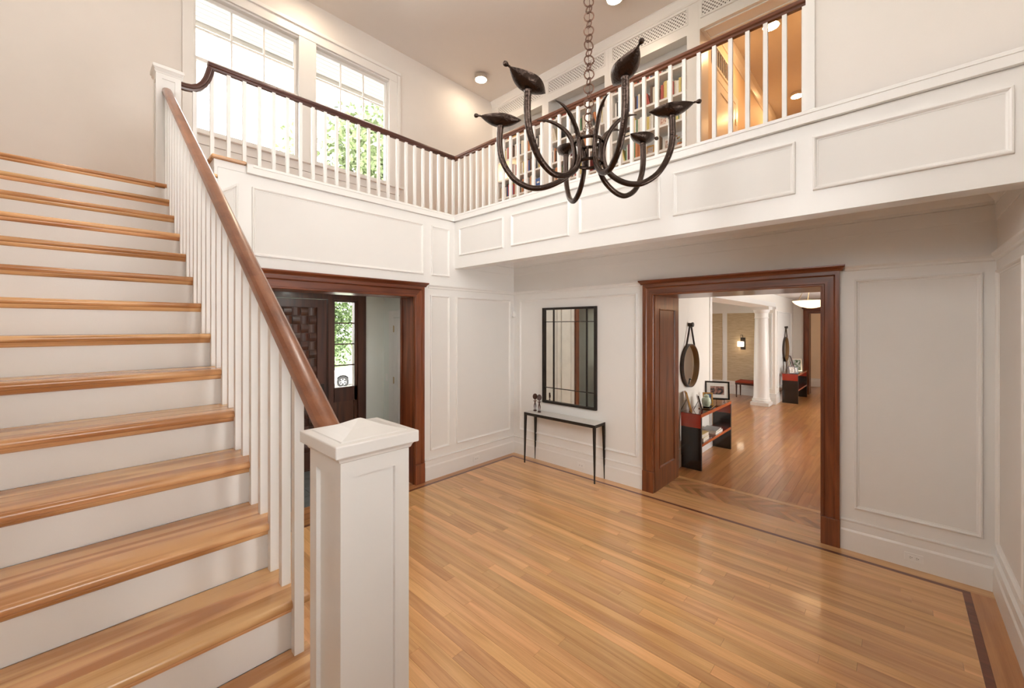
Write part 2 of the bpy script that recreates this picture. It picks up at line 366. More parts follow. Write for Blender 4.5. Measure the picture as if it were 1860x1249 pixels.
for i in range(-40, 60):
    for j in (-1, 0, 1, 2):
        ox, oy = i * HW + j * HL, i * HW - j * HL
        for r in ((0, HL, 0, HW), (0, HW, HW, HW + HL)):
            pts = [(ox + u, oy + v) for u, v in ((r[0], r[2]), (r[1], r[2]), (r[1], r[3]), (r[0], r[3]))]
            pts = [((u - v) * 0.70711 + 5.26, (u + v) * 0.70711 + 0.6) for u, v in pts]
            c = (sum(p[0] for p in pts) / 4, sum(p[1] for p in pts) / 4)
            pts = [(c[0] + (p[0] - c[0]) * 0.997, c[1] + (p[1] - c[1]) * 0.997) for p in pts]
            q = clip(pts, 5.259, 5.699, 0.532, 2.218)
            if q:
                ar = abs(sum(q[k - 1][0] * q[k][1] - q[k][0] * q[k - 1][1] for k in range(len(q)))) / 2
                if ar > 0.0012: MB().prism(q, 'z', -0.012, 0.0).build('herringbone_block', 'oak_diag', floor2)
rnd = random.Random(5)
def rows_x(x0, x1, y0, y1, w):
    n = round((y1 - y0) / w); w = (y1 - y0) / n
    for i in range(n):
        x = x0 - rnd.uniform(0, 1.6)
        while x < x1:
            e = x + rnd.uniform(1.1, 2.6); a, b = max(x, x0), min(e, x1)
            if x1 - b < 0.3: b = x1; e = x1
            if b - a > 0.05: plank(PLKX, floor2, a, b, y0 + i * w, y0 + (i + 1) * w, 0.0)
            x = e
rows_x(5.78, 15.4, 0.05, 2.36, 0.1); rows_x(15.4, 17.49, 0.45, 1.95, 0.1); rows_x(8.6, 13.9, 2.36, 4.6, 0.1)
floor3 = struct(MB().box(0.8, 3.47, WA + 0.33, 6.2, -0.12, -0.012).build('floor_vestibule', 'grout'), 'dark slate tile floor inside the front door', 'floor')
for i in range(9):
    for j in range(4):
        x0 = 0.8 + i * 0.2967; y0 = WA + 0.33 + j * 0.3063
        bx('tile', 'slate', floor3, x0 + 0.004, x0 + 0.2927, y0 + 0.004, y0 + 0.3023, -0.012, 0.0 - 0.001 * ((i * 7 + j * 3) % 3))

# ------------------------------------------------------------------ back wall with the vestibule opening
AL, AR, AT = 1.16, 3.04, 2.485
m = MB(); m.box(WL, AL - 0.02, WA, WA + 0.33, 0, 3.30); m.box(AR + 0.02, 5.74, WA, WA + 0.33, 0, 3.30); m.box(AL - 0.02, AR + 0.02, WA, WA + 0.33, AT + 0.02, 3.30)
m.box(0.89, 5.74, WA, WA + 0.33, 3.30, 3.60)
wall_back = struct(m.build('wall_back', 'trim'), 'white panelled back wall around the front vestibule opening', 'wall')
panel('A', WA, 3.293, 3.626, 0.395, 2.525, wall_back); panel('A', WA, 3.747, 4.882, 0.395, 2.525, wall_back)
panel('A', WA, 1.169, 3.18, 2.797, 3.478, wall_back); panel('A', WA, 3.31, 3.623, 2.797, 3.478, wall_back)
panel('A', WA, 0, 0, 0, 0, wall_back, poly=[(0.64, 2.0), (1.05, 2.0), (1.05, 3.480), (0.64, 3.178)])
run('A', WA, 3.20, WB, BASE, 'baseboard', 'trim', wall_back)
run('A', WA, 3.26, WB, CAPR, 'cap_rail', 'trim', wall_back)
run('A', WA, 1.17, BX, CAPG, 'ledge_moulding', 'trim', wall_back)
m = MB(); m.box(1.12, BX + 0.2, WA - 0.04, WA + 0.33, 3.60, 3.69); m.build('ledge', 'trim', wall_back)
run('A', WA, BX + 0.18, WB, CROWN, 'crown', 'trim', wall_back)
run('A', WA, BX + 0.18, WB, [(0.006, 2.94), (0.008, 2.946), (0.008, 3.06)], 'frieze_board', 'trim', wall_back)

# ------------------------------------------------------------------ right wall with the living room opening
BL, BR, BT = 2.22, 0.53, 2.485
m = MB(); m.box(WB, XB, WC, BR - 0.02, 0, 3.2); m.box(WB, XB, BL + 0.02, WA + 0.33, 0, 3.2); m.box(WB, XB, BR - 0.02, BL + 0.02, BT + 0.02, 3.2)
wall_right = struct(m.build('wall_right', 'trim'), 'white panelled right wall around the wide living room opening', 'wall')
panel('B', WB, 2.446, 4.504, 0.400, 2.527, wall_right); panel('B', WB, -0.503, 0.285, 0.400, 2.532, wall_right)
run('B', WB, 2.354, WA, BASE, 'baseboard', 'trim', wall_right); run('B', WB, WC, 0.387, BASE, 'baseboard', 'trim', wall_right)
run('B', WB, 2.39, WA, CAPR, 'cap_rail', 'trim', wall_right); run('B', WB, WC, 0.355, CAPR, 'cap_rail', 'trim', wall_right)
run('B', WB, WC, WA, CROWN, 'crown', 'trim', wall_right)
run('B', WB, WC, WA, [(0.006, 2.94), (0.008, 2.946), (0.008, 3.06)], 'frieze_board', 'trim', wall_right)

# ------------------------------------------------------------------ wall beside the camera, with openings for the added fill windows
def wall_with_holes(pl, c, t, u0, u1, z0, z1, holes, mat, name):
    """wall slab (pl 'A': y from c to c+t, pl 'B': x from c to c+t) with rectangular holes in one row"""
    m = MB(); b = (lambda a, e, f, g: m.box(a, e, min(c, c + t), max(c, c + t), f, g)) if pl == 'A' else (lambda a, e, f, g: m.box(min(c, c + t), max(c, c + t), a, e, f, g))
    hz0 = holes[0][2]; hz1 = holes[0][3]
    b(u0, u1, z0, hz0); b(u0, u1, hz1, z1); u = u0
    for h in sorted(holes): b(u, h[0], hz0, hz1); u = h[1]
    b(u, u1, hz0, hz1)
    return m.build(name, mat)
m = MB(); yb_, yf_ = WC - 0.2, WC
for q in ((WL - 0.2, -0.5, 0, ZC), (-0.5, 0.42, 0, 1.9), (-0.5, 0.42, 3.4, ZC), (0.42, 0.5, 0, ZC), (3.7, XB + 0.4, 0, ZC), (0.5, 1.9, 0, 3.9), (1.9, 3.7, 0, 0.7), (1.9, 3.7, 2.55, 3.9), (2.5, 3.7, 3.9, ZC), (0.5, 2.5, 5.6, ZC)): m.box(q[0], q[1], yb_, yf_, q[2], q[3])
wall_front = struct(m.build('wall_front', 'plaster'), 'white panelled wall at the right edge beside the camera', 'wall')
panel('C', WC, 3.95, 4.87, 0.400, 2.532, wall_front)
run('C', WC, 3.8, WB, BASE, 'baseboard', 'trim', wall_front); run('C', WC, 3.8, WB, CAPR, 'cap_rail', 'trim', wall_front)
bx('wainscot', 'trim', wall_front, 3.8, WB, WC, WC + 0.002, 0, 2.66)
run('C', WC, BX + 0.18, WB, CROWN, 'crown', 'trim', wall_front)
run('C', WC, BX + 0.18, WB, [(0.006, 2.94), (0.008, 2.946), (0.008, 3.06)], 'frieze_board', 'trim', wall_front)
m = MB()
for q in ((WC, YW + 0.15, 5.3, ZC), (WC, YW + 0.15, 0, 3.3), (WC, 0.15, 3.3, 5.3), (1.65, 2.35, 3.3, 5.3), (3.85, YW + 0.15, 3.3, 5.3), (2.35, 3.85, 3.3, 3.6)): m.box(WL - 0.2, WL, *q)
wall_left = struct(m.build('wall_left', 'plaster'), 'plain plaster wall along the left side of the stairs', 'wall')

# ------------------------------------------------------------------ balcony
m = MB(); m.box(BX, BX + 0.18, WC, WA, 2.93, 3.60); m.box(BX - 0.04, BX + 0.2, WC, WA - 0.001, 3.60, 3.69)
balc = struct(m.build('wall_balcony', 'trim'), 'white panelled balcony fascia above the right side of the hall', 'wall')
for a, b in ((3.65, 4.53), (2.63, 3.513), (1.60, 2.502), (0.555, 1.48), (-0.495, 0.448)): panel('B', BX, a, b, 3.10, 3.492, balc)
run('B', BX, WC, WA, CAPG, 'ledge_moulding', 'trim', balc)
m = MB(); P = [(-0.005, CROWN[0][1])] + [(h, z) for h, z in CROWN] + [(-0.005, CROWN[-1][1])]
m.loops([[(BX + 0.18 + h, u, z) for h, z in P] for u in (WC, WA)]); m.build('crown', 'trim', balc)
ceil2 = struct(MB().box(BX + 0.18, WB, WC, WA, 3.2, 3.3).build('ceiling_lower', 'ceiling_paint'), 'low ceiling under the balcony', 'ceiling')
gal = struct(MB().box(BX + 0.2, 12.0, WC, YW, 3.32, ZG).build('floor_gallery', 'oak_y'), 'upper gallery floor behind the balcony railing', 'floor')
struct(MB().box(0.86, BX + 0.2, WA + 0.33, YW, 3.32, ZG).build('floor_landing', 'oak_x'), 'upper gallery floor in front of the tall windows', 'floor')

# solid wall above the right end of the balcony
m = MB(); m.box(BX + 0.012, BX + 0.14, WC, 0.487, ZG, ZC); wru = struct(m.build('wall_right_upper', 'plaster'), 'blank white wall above the right end of the balcony ledge', 'wall')
bx('corner_board', 'trim', wru, BX - 0.006, BX + 0.146, 0.437, 0.492, ZG, ZC)

# ------------------------------------------------------------------ upper window wall
wall_bu = struct(wall_with_holes('A', YW, 0.16, WL - 0.2, 12.0, 3.0, ZC, [(0.885, 2.068, 4.375, 6.065), (2.262, 3.435, 4.375, 6.065)], 'plaster', 'wall_back_upper'), 'plain upper wall behind the gallery with two tall windows', 'wall')
def window(name, x0, x1, label):
    z0, z1 = 4.375, 6.065; w = empty(name, ((x0 + x1) / 2, YW, z0)); o = Vector(w.location)
    def b(nm, mat, par, *q, bevel=0.0):
        r = MB().box(q[0] - o.x, q[1] - o.x, q[2] - o.y, q[3] - o.y, q[4] - o.z, q[5] - o.z).build(nm, mat, par, bevel=bevel); return r
    def ring(nm, par, a, c, e, f, y0, y1, sw, rb, rt):
        m = MB()
        for q in ((a, a + sw, y0, y1, e, f), (c - sw, c, y0, y1, e, f), (a + sw, c - sw, y0, y1, e, e + rb), (a + sw, c - sw, y0, y1, f - rt, f)):
            m.box(q[0] - o.x, q[1] - o.x, q[2] - o.y, q[3] - o.y, q[4] - o.z, q[5] - o.z)
        return m.build(nm, 'trim', par)
    ring('frame', w, x0, x1, z0, z1, YW - 0.005, YW + 0.165, 0.018, 0.02, 0.018)
    a, c = x0 + 0.018, x1 - 0.018; zm = 5.262
    us = ring('upper_sash', w, a, c, zm - 0.02, z1 - 0.018, YW + 0.07, YW + 0.105, 0.034, 0.036, 0.04)
    ls = ring('lower_sash', w, a, c, z0 + 0.02, zm + 0.02, YW + 0.033, YW + 0.068, 0.034, 0.045, 0.036)
    ga, gc, g0, g1 = a + 0.034, c - 0.034, zm + 0.016, z1 - 0.058; zz = (g0 + g1) / 2
    for k in (1, 2):
        u = lerp(ga, gc, k / 3); b('muntin', 'trim', us, u - 0.009, u + 0.009, YW + 0.074, YW + 0.1, g0, g1)
    b('muntin', 'trim', us, ga, gc, YW + 0.076, YW + 0.098, zz - 0.009, zz + 0.009)
    for k in range(3):
        for p, q in ((g0, zz - 0.009), (zz + 0.009, g1)):
            b('pane', 'pane_glass', us, lerp(ga, gc, k / 3) + 0.009 * (k > 0), lerp(ga, gc, (k + 1) / 3) - 0.009 * (k < 2), YW + 0.086, YW + 0.089, p, q)
    b('pane', 'pane_glass', ls, a + 0.034, c - 0.034, YW + 0.049, YW + 0.052, z0 + 0.065, zm - 0.016)
    return struct(w, label, 'window')
window('window_1', 0.885, 2.068, 'tall white sash window on the left, nearest the upper newel post')
window('window_2', 2.262, 3.435, 'tall white sash window on the right, with a green tree outside')
trim1 = empty('trim_1', (2.2, YW, 4.3)); struct(trim1, 'white casing, sill and apron around the pair of upper windows', 'window trim')
def tb(nm, *q): MB().box(q[0] - 2.2, q[1] - 2.2, q[2] - YW, q[3] - YW, q[4] - 4.3, q[5] - 4.3).build(nm, 'trim', trim1, bevel=0.004)
tb('side_casing', 0.80, 0.905, YW - 0.028, YW, 4.375, 6.07); tb('side_casing', 3.415, 3.56, YW - 0.028, YW, 4.375, 6.07)
tb('mullion_casing', 2.05, 2.28, YW - 0.024, YW, 4.375, 6.07)
tb('head_casing', 0.80, 3.56, YW - 0.03, YW, 6.07, 6.19); tb('head_cap', 0.77, 3.61, YW - 0.055, YW, 6.19, 6.235)
tb('back_band', 3.56, 3.61, YW - 0.04, YW, 4.34, 6.19)
tb('sill', 0.76, 3.66, YW - 0.07, YW + 0.03, 4.345, 4.375); tb('apron', 0.80, 3.61, YW - 0.022, YW, 4.24, 4.345); tb('apron', 0.80, 3.61, YW - 0.014, YW, 4.06, 4.235)
bs = empty('baseboard_upper', (0, 0, 0)); struct(bs, 'tall white skirting along the upper window wall', 'baseboard')
bx('board', 'trim', bs, 0.9, 5.74, YW - 0.02, YW, ZG, 3.9)

# plain windows, out of view, for daylight; those beside the camera are added fill
def plain_window(name, pl, c, u0, u1, z0, z1, label, s=1):
    w = empty(name, PP(pl, c, (u0 + u1) / 2, z0, 0)); struct(w, label, 'window'); o = Vector(w.location)
    def b(nm, mat, a, e, f, g, d0, d1):
        p, q = PP(pl, c, a, f, d0), PP(pl, c, e, g, d1)
        lo = [min(i, j) for i, j in zip(p, q)]; hi = [max(i, j) for i, j in zip(p, q)]
        MB().box(lo[0] - o.x, hi[0] - o.x, lo[1] - o.y, hi[1] - o.y, lo[2] - o.z, hi[2] - o.z).build(nm, mat, w)
    for q in ((u0, u0 + 0.05, z0, z1), (u1 - 0.05, u1, z0, z1), (u0 + 0.05, u1 - 0.05, z0, z0 + 0.05), (u0 + 0.05, u1 - 0.05, z1 - 0.05, z1)): b('frame', 'trim', *q, -0.06, -0.14)
    um = (u0 + u1) / 2; b('muntin', 'trim', um - 0.015, um + 0.015, z0 + 0.05, z1 - 0.05, -0.08, -0.12)
    for a, e in ((u0 + 0.05, um - 0.015), (um + 0.015, u1 - 0.05)): b('pane', 'pane_glass', a, e, z0 + 0.05, z1 - 0.05, -0.098, -0.102)
plain_window('window_3', 'C', WC, 0.5, 2.5, 3.9, 5.6, 'wide high added fill window in the wall beside the camera, out of view')  # added to light the back wall and risers
plain_window('window_11', 'C', WC, -0.5, 0.42, 1.9, 3.4, 'small added fill window in the wall behind the camera, out of view')  # added to brighten the newel front and lower risers
plain_window('window_10', 'C', WC, 1.9, 3.7, 0.7, 2.55, 'wide lower added fill window in the wall beside the camera, out of view')  # added so daylight reaches the lower hall
def lw(name, y0, y1, z0, z1, label):
    w = empty(name, (WL, (y0 + y1) / 2, z0)); struct(w, label, 'window'); yc = (y0 + y1) / 2
    def b(nm, mat, a, e, f, g, p, q): MB().box(p, q, a - yc, e - yc, f - z0, g - z0).build(nm, mat, w)
    for q in ((y0, y0 + 0.05, z0, z1), (y1 - 0.05, y1, z0, z1), (y0 + 0.05, y1 - 0.05, z0, z0 + 0.05), (y0 + 0.05, y1 - 0.05, z1 - 0.05, z1)): b('frame', 'trim', *q, -0.14, -0.06)
    b('muntin', 'trim', yc - 0.015, yc + 0.015, z0 + 0.05, z1 - 0.05, -0.12, -0.08)
    for a, e in ((y0 + 0.05, yc - 0.015), (yc + 0.015, y1 - 0.05)): b('pane', 'pane_glass', a, e, z0 + 0.05, z1 - 0.05, -0.102, -0.098)
lw('window_4', 0.15, 1.65, 3.3, 5.3, 'stair wall window nearer the camera, out of view'); lw('window_5', 2.35, 3.85, 3.6, 5.3, 'stair wall window farther along the stairs, out of view')

ceil = struct(MB().box(WL - 0.2, 12.0, WC - 0.2, YW + 0.16, ZC, ZC + 0.1).build('ceiling', 'ceiling_paint'), 'high pale ceiling above the hall and gallery', 'ceiling')

# ------------------------------------------------------------------ dark wood casings
def casing(name, pl, c, u0, u1, top, label, vert, horiz, depth, floor_z=0.0):
    """mitred side and head casings, plinth blocks, cornice, lining boards"""
    root = empty(name, PP(pl, c, (u0 + u1) / 2, 0, 0)); struct(root, label, 'door trim'); o = Vector(root.location)
    prof = [(0.0, 0.0), (0.0, 0.020), (0.008, 0.026), (0.020, 0.026), (0.026, 0.020), (0.092, 0.020), (0.100, 0.028), (0.106, 0.040), (0.138, 0.040), (0.138, 0.0)]
    def P(u, z, h): return tuple(Vector(PP(pl, c, u, z, h)) - o)
    zb = 0.262
    MB().loops([[P(u0 - d, zb, h) for d, h in prof], [P(u0 - d, top + d, h) for d, h in prof]]).build('side_casing', vert, root)
    MB().loops([[P(u1 + d, zb, h) for d, h in prof], [P(u1 + d, top + d, h) for d, h in prof]]).build('side_casing', vert, root)
    MB().loops([[P(u0 - d, top + d, h) for d, h in prof], [P(u1 + d, top + d, h) for d, h in prof]]).build('head_casing', horiz, root)
    def b(nm, mat, a, e, f, g, d0, d1, bevel=0.0):
        p, q = P(a, f, d0), P(e, g, d1); lo = [min(i, j) for i, j in zip(p, q)]; hi = [max(i, j) for i, j in zip(p, q)]
        return MB().box(lo[0], hi[0], lo[1], hi[1], lo[2], hi[2]).build(nm, mat, root, bevel=bevel)
    b('plinth_block', vert, u0 - 0.142, u0 + 0.004, floor_z, zb, 0.0, 0.046, 0.003); b('plinth_block', vert, u1 - 0.004, u1 + 0.142, floor_z, zb, 0.0, 0.046, 0.003)
    cp = [(0.0, top + 0.138), (0.044, top + 0.138), (0.046, top + 0.146), (0.055, top + 0.158), (0.074, top + 0.172), (0.082, top + 0.180), (0.082, top + 0.192), (0.0, top + 0.192)]
    MB().loops([[P(u0 - 0.138 - h * 0.55, z, h) for h, z in cp], [P(u1 + 0.138 + h * 0.55, z, h) for h, z in cp]]).build('cornice', horiz, root)
    # lining boards of the deep opening
    b('head_lining', horiz, u0 - 0.02, u1 + 0.02, top, top + 0.02, 0.0, -depth)
    for s, u in ((-1, u0), (1, u1)):
        j = b('side_lining', vert, min(u, u + s * 0.02), max(u, u + s * 0.02), 0.0, top, 0.0, -depth)
        # raised frame around a sunk panel, facing into the opening
        h0, h1 = (-0.0, -depth); t = 0.010
        for q in ((0.0, top, h0 - 0.0, h0 - 0.10 * (depth > 0.5) - 0.03), (0.0, top, -depth, -depth + 0.10 * (depth > 0.5) + 0.03)):
            b('lining_stile', vert, min(u, u - s * t), max(u, u - s * t), q[0], q[1], q[2], q[3])
        if depth > 0.5:
            b('lining_rail', vert, min(u, u - s * t), max(u, u - s * t), 0.0, 0.27, -0.13, -depth + 0.13); b('lining_rail', vert, min(u, u - s * t), max(u, u - s * t), top - 0.16, top, -0.13, -depth + 0.13)
            m = MB()
            for (d, hh) in ((0, 0),):
                a0, a1, c0, c1 = -0.13, -depth + 0.13, 0.27, top - 0.16
                MO = [(0.0, 0.010), (0.0, 0.016), (0.010, 0.016), (0.018, 0.004), (0.022, 0.0)]
                L = []
                for ins, hp in MO:
                    uu = u - s * hp
                    L.append([P(uu, c0 + ins, a0 - ins), P(uu, c0 + ins, a1 + ins), P(uu, c1 - ins, a1 + ins), P(uu, c1 - ins, a0 - ins)])
                m.loops(L, True, False)
            m.build('panel_moulding', vert, root)
    return root
casing('trim_2', 'A', WA, AL, AR, AT, 'dark mahogany casing around the front vestibule opening', 'mahogany_z', 'mahogany_x', 0.33)
casing('trim_3', 'B', WB, BR, BL, BT, 'dark mahogany casing around the wide living room opening', 'mahogany_z', 'mahogany_y', XB - WB)

# ------------------------------------------------------------------ vestibule shell
struct(MB().box(3.469, 3.60, WA + 0.33, 6.2, 0, 2.62).build('wall_vestibule_right', 'vestibule_paint'), 'pale green-white side wall of the vestibule', 'wall')
struct(MB().box(0.66, 0.80, WA + 0.33, 6.2, 0, 2.62).build('wall_vestibule_left', 'vestibule_paint'), 'far left vestibule wall hidden behind the stairs', 'wall')
m = MB(); m.box(3.139, 3.60, 6.2, 6.36, 0, 3.3); m.box(0.66, 0.87, 6.2, 6.36, 0, 3.3); m.box(0.87, 3.139, 6.2, 6.36, 2.594, 3.3)
struct(m.build('wall_vestibule_back', 'vestibule_paint'), 'pale vestibule wall around the front door', 'wall')
struct(MB().box(0.66, 3.60, WA + 0.33, 6.36, 2.62, 2.7).build('ceiling_vestibule', 'ceiling_paint'), 'low vestibule ceiling', 'ceiling')

# ------------------------------------------------------------------ living room shell
m = MB(); m.box(XB, 7.6, 2.36, 2.84, 0, 2.94); m.box(7.6, 12.77, 2.36, 2.84, 2.61, 2.94); m.box(12.77, 15.4, 2.36, 2.84, 0, 2.94)
wd = struct(m.build('wall_living_left', 'rear_room_paint'), 'white living room wall with a wide columned opening', 'wall')
def base_y(u0, u1, c): return MB().loops([[(u, c - h, z) for h, z in [(-0.005, 0)] + BASE + [(-0.005, 0.287)]] for u in (u0, u1)]).build('baseboard', 'trim', wd)
base_y(XB, 7.6, 2.36); base_y(12.77, 15.4, 2.36)
def base_x(c, u0, u1, par): return MB().loops([[(c - h, u, z) for h, z in [(-0.005, 0)] + BASE + [(-0.005, 0.287)]] for u in (u0, u1)]).build('baseboard', 'trim', par)
base_x(12.77, 2.33, 2.84, wd); panel('B', 12.77, 2.42, 2.78, 0.4, 2.45, wd)
panel('A', 2.36, 13.0, 15.0, 0.42, 2.5, wd)
bx('corner_board', 'trim', wd, 7.5, 7.61, 2.345, 2.855, 0, 2.94); bx('frieze_board', 'trim', wd, 7.61, 12.76, 2.345, 2.36, 2.61, 2.72)
bx('cap_moulding', 'trim', wd, 12.72, 12.80, 2.33, 2.86, 2.55, 2.61)
m = MB(); m.box(13.9, 14.05, 2.84, 6.4, 0, 2.94); wg = struct(m.build('wall_living_far', 'trim'), 'far side-room wall with woven grasscloth panels in white framing', 'wall')
for a, b in ((3.845, 2.86), (4.85, 3.985), (5.95, 5.0)): bx('grasscloth_panel', 'grasscloth', wg, 13.893, 13.9, min(a, b), max(a, b), 0.40, 2.497)
base_x(13.9, 2.84, 6.2, wg)
bx('dado_rail', 'trim', wg, 13.87, 13.9, 2.84, 6.2, 0.36, 0.395)
ws = struct(wall_with_holes('A', 6.4, 0.15, 7.0, 14.05, 0, 2.94, [(8.0, 10.2, 0.5, 2.6), (10.8, 13.0, 0.5, 2.6)], 'rear_room_paint', 'wall_living_side'), 'outer side-room wall out of view', 'wall')
struct(MB().box(7.45, 7.6, 2.84, 6.4, 0, 2.94).build('wall_living_near', 'rear_room_paint'), 'near side-room wall hidden behind the living room wall', 'wall')
m = MB(); m.box(15.4, 15.56, -0.9, 0.40, 0, 2.94); m.box(15.4, 15.56, 2.09, 2.84, 0, 2.94); m.box(15.4, 15.56, 0.40, 2.09, 2.50, 2.94)
struct(m.build('wall_living_end', 'rear_room_paint'), 'end wall of the living room around a dark doorway', 'wall')
casing('trim_4', 'B', 15.4, 0.42, 1.955, 2.485, 'dark wood casing of the doorway at the far end of the living room', 'mahogany_z', 'mahogany_y', 0.3)
m = MB(); m.box(17.5, 17.6, -1.2, 3.4, -0.05, 2.94); m.box(15.56, 17.5, 3.2, 3.3, -0.05, 2.94); m.box(15.56, 17.5, -1.2, -1.1, -0.05, 2.94)
wz = struct(m.build('wall_far_room', 'ochre_glow_paint'), 'warm ochre wall seen through the far dark doorway', 'wall'); base_x(17.5, -1.1, 3.2, wz)
struct(wall_with_holes('A', -0.75, -0.15, XB, 15.56, 0, 2.94, [(7.0, 9.4, 0.7, 2.5), (11.0, 13.4, 0.7, 2.5)], 'rear_room_paint', 'wall_living_right'), 'right living room wall with windows, out of view', 'wall')
struct(MB().box(WB + 0.5, 17.6, -1.2, 6.55, 2.94, 3.05).build('ceiling_living_room', 'ceiling_paint'), 'living room ceiling', 'ceiling')
for k, (pl, c, u) in enumerate((('A', 6.4, (8.0, 10.2)), ('A', 6.4, (10.8, 13.0)), ('C', -0.75, (7.0, 9.4)), ('C', -0.75, (11.0, 13.4)))):
    plain_window('window_%d' % (6 + k), pl, c, u[0], u[1], 0.5 if pl == 'A' else 0.7, 2.6 if pl == 'A' else 2.5, ('near', 'far', 'near', 'far')[k] + (' side-room' if pl == 'A' else ' living room') + ' window hidden behind the walls')

# ------------------------------------------------------------------ upper corridor behind the gallery
wc = struct(MB().box(6.08, 12.0, 1.946, 2.06, ZG, ZC).build('wall_corridor_left', 'ochre_glow_paint'), 'warmly lit left wall of the upper corridor', 'wall')
run('A', 1.946, 6.08, 12.0, [(0.0, 6.40), (0.012, 6.405), (0.014, 6.44), (0.05, 6.52), (0.07, 6.60), (0.07, 6.62)], 'crown', 'trim', wc)
struct(MB().box(6.08, 12.0, 0.70, 0.80, ZG, ZC).build('wall_corridor_right', 'ochre_glow_paint'), 'right wall of the upper corridor', 'wall')
m = MB(); m.box(11.9, 12.0, 0.8, 1.946, ZG, ZC); struct(m.build('wall_corridor_end', 'ochre_glow_paint'), 'end wall of the upper corridor', 'wall')
m = MB(); m.box(6.08, 6.2, 2.06, YW, ZG, ZC); m.box(XB, 6.08, WC, 0.80, ZG, ZC); struct(m.build('wall_gallery', 'plaster'), 'gallery wall behind the built-in bookcases', 'wall')

# ================================================================== STAIRCASE
XT0, XT1 = WL + 0.002, 0.566
stair = empty('staircase', (0, 1.0, 0)); tag(stair, 'broad oak staircase with white risers climbing along the left', 'staircase')
def yz(name, poly, x0, x1, mat, smooth=False, parent=None):
    return MB().prism([(y - 1.0, z) for y, z in poly], 'x', x0, x1).build(name, mat, parent or stair, smooth=smooth, angle=40)
def tread_poly(y, z, depth):
    r = 0.0155; P = [(y + depth, z), (y + depth, z - 0.031)]
    for k in range(9):
        a = math.radians(-90 - 180 * k / 8); P.append((y + r + r * math.cos(a), z - r + r * math.sin(a)))
    return P
landing_top = empty('floor_stair_landing', (0, 1.0, 0)); struct(landing_top, 'oak landing at the top of the stairs below the windows', 'floor')
for i in range(-1, 13):
    y, z = Y0 + RUN * i, Z0 + RISE * i
    if i == 12: y = WA - 0.024
    own = stair if i < 12 else landing_top
    d = (RUN + 0.03 if i < 11 else WA - 0.002 - y) if i < 12 else YW - y - 0.002
    xe = XT1 if i < 12 else 0.62; cuts = [0.115 + 0.02 * ((i * 5) % 3 - 1), 0.205 + 0.015 * ((i * 7) % 3 - 1), d] if i < 12 else [0.11 + 0.16 * q for q in range(int((d - 0.11) / 0.16) + 1)] + [d]
    tr = yz('tread', tread_poly(y, z, cuts[0]), XT0, xe, 'oak_tread', True, own)
    for ca_, cb_ in zip(cuts, cuts[1:]): yz('tread_board', [(y + ca_ + 0.0004, z - 0.031), (y + cb_, z - 0.031), (y + cb_, z), (y + ca_ + 0.0004, z)], XT0, xe, 'oak_tread', parent=tr)
    sc = [(y + 0.034, z - 0.031), (y + 0.034, z - 0.052)] + [(y + 0.014 + 0.020 * (1 - math.cos(t)), z - 0.031 - 0.021 * math.sin(t)) for t in [math.radians(75), math.radians(45), math.radians(15), 0]]
    yz('scotia', sc, XT0, XT1 - 0.012 if i < 12 else 0.44, 'oak_tread', parent=own)
    if i < 12: yz('riser', [(y + 0.034, z - RISE + (0.0 if i > -1 else -0.0)), (y + 0.034, z - 0.031), (y + 0.05, z - 0.031), (y + 0.05, z - RISE)], XT0, XT1 - 0.022, 'field')
# closed white side under the treads
P = [(Y0 - RUN + 0.05, 0.0)]
for i in range(-1, 12):
    y, z = Y0 + RUN * i + 0.05, Z0 + RISE * i - 0.032; P += [(y, z - (RISE if i >= 0 else RISE) * 0 ), (y + RUN, z)]
P.append((WA - 0.002, P[-1][1]) if P[-1][0] < WA - 0.002 else P[-1]); P.append((P[-1][0], 0.0))
P = [(min(y, WA - 0.003), z) for y, z in P]
yz('stringer', P, XT1 - 0.05, XT1 - 0.021, 'trim')
ZL = Z0 - 2 * RISE
MB().box(XT0, 0.655, WC + 0.002 - 1.0, Y0 - RUN + 0.03 - 1.0, ZL - 0.031, ZL).build('landing', 'oak_tread', stair)
MB().box(XT0, 0.62, WC + 0.002 - 1.0, Y0 - RUN + 0.03 - 1.0, 0.0, ZL - 0.031).build('landing_base', 'trim', stair)
for k in range(1, 4):
    zt = ZL - k * ZL / 4; x0 = 0.62 + (k - 1) * 0.27
    MB().box(x0, x0 + 0.305, WC + 0.002 - 1.0, 0.1, zt - 0.031, zt).build('tread', 'oak_tread', stair)
    MB().box(x0, x0 + 0.27, WC + 0.002 - 1.0, 0.09, 0.0, zt - 0.031).build('riser', 'trim', stair)
# two upper steps that turn to the right onto the gallery
st2 = empty('upper_steps', (0.62, WA, 3.339)); tag(st2, 'short pair of oak steps turning up from the landing to the gallery', 'steps')
def b2(nm, mat, *q): MB().box(q[0] - 0.62, q[1] - 0.62, q[2] - WA, q[3] - WA, q[4] - 3.339, q[5] - 3.339).build(nm, mat, st2, bevel=0.012 if nm == 'tread' else 0)
b2('riser', 'field', 0.625, 0.645, WA + 0.002, YW - 0.002, 3.339, 3.491); b2('tread', 'oak_tread', 0.60, 0.885, WA - 0.035, YW - 0.002, 3.491, 3.522)
b2('side_panel', 'trim', 0.625, 0.889, WA + 0.0005, WA + 0.05, 3.302, 3.491); b2('side_panel', 'trim', 0.862, 0.889, WA + 0.0005, WA + 0.05, 3.523, 3.602); b2('side_panel', 'trim', 0.86, 1.122, WA - 0.0005, WA + 0.05, 3.602, 3.672)
b2('riser', 'field', 0.862, 0.88, WA + 0.05, YW - 0.002, 3.522, 3.674); b2('tread', 'oak_tread', 0.835, 1.118, WA - 0.038, YW - 0.002, 3.674, 3.705)

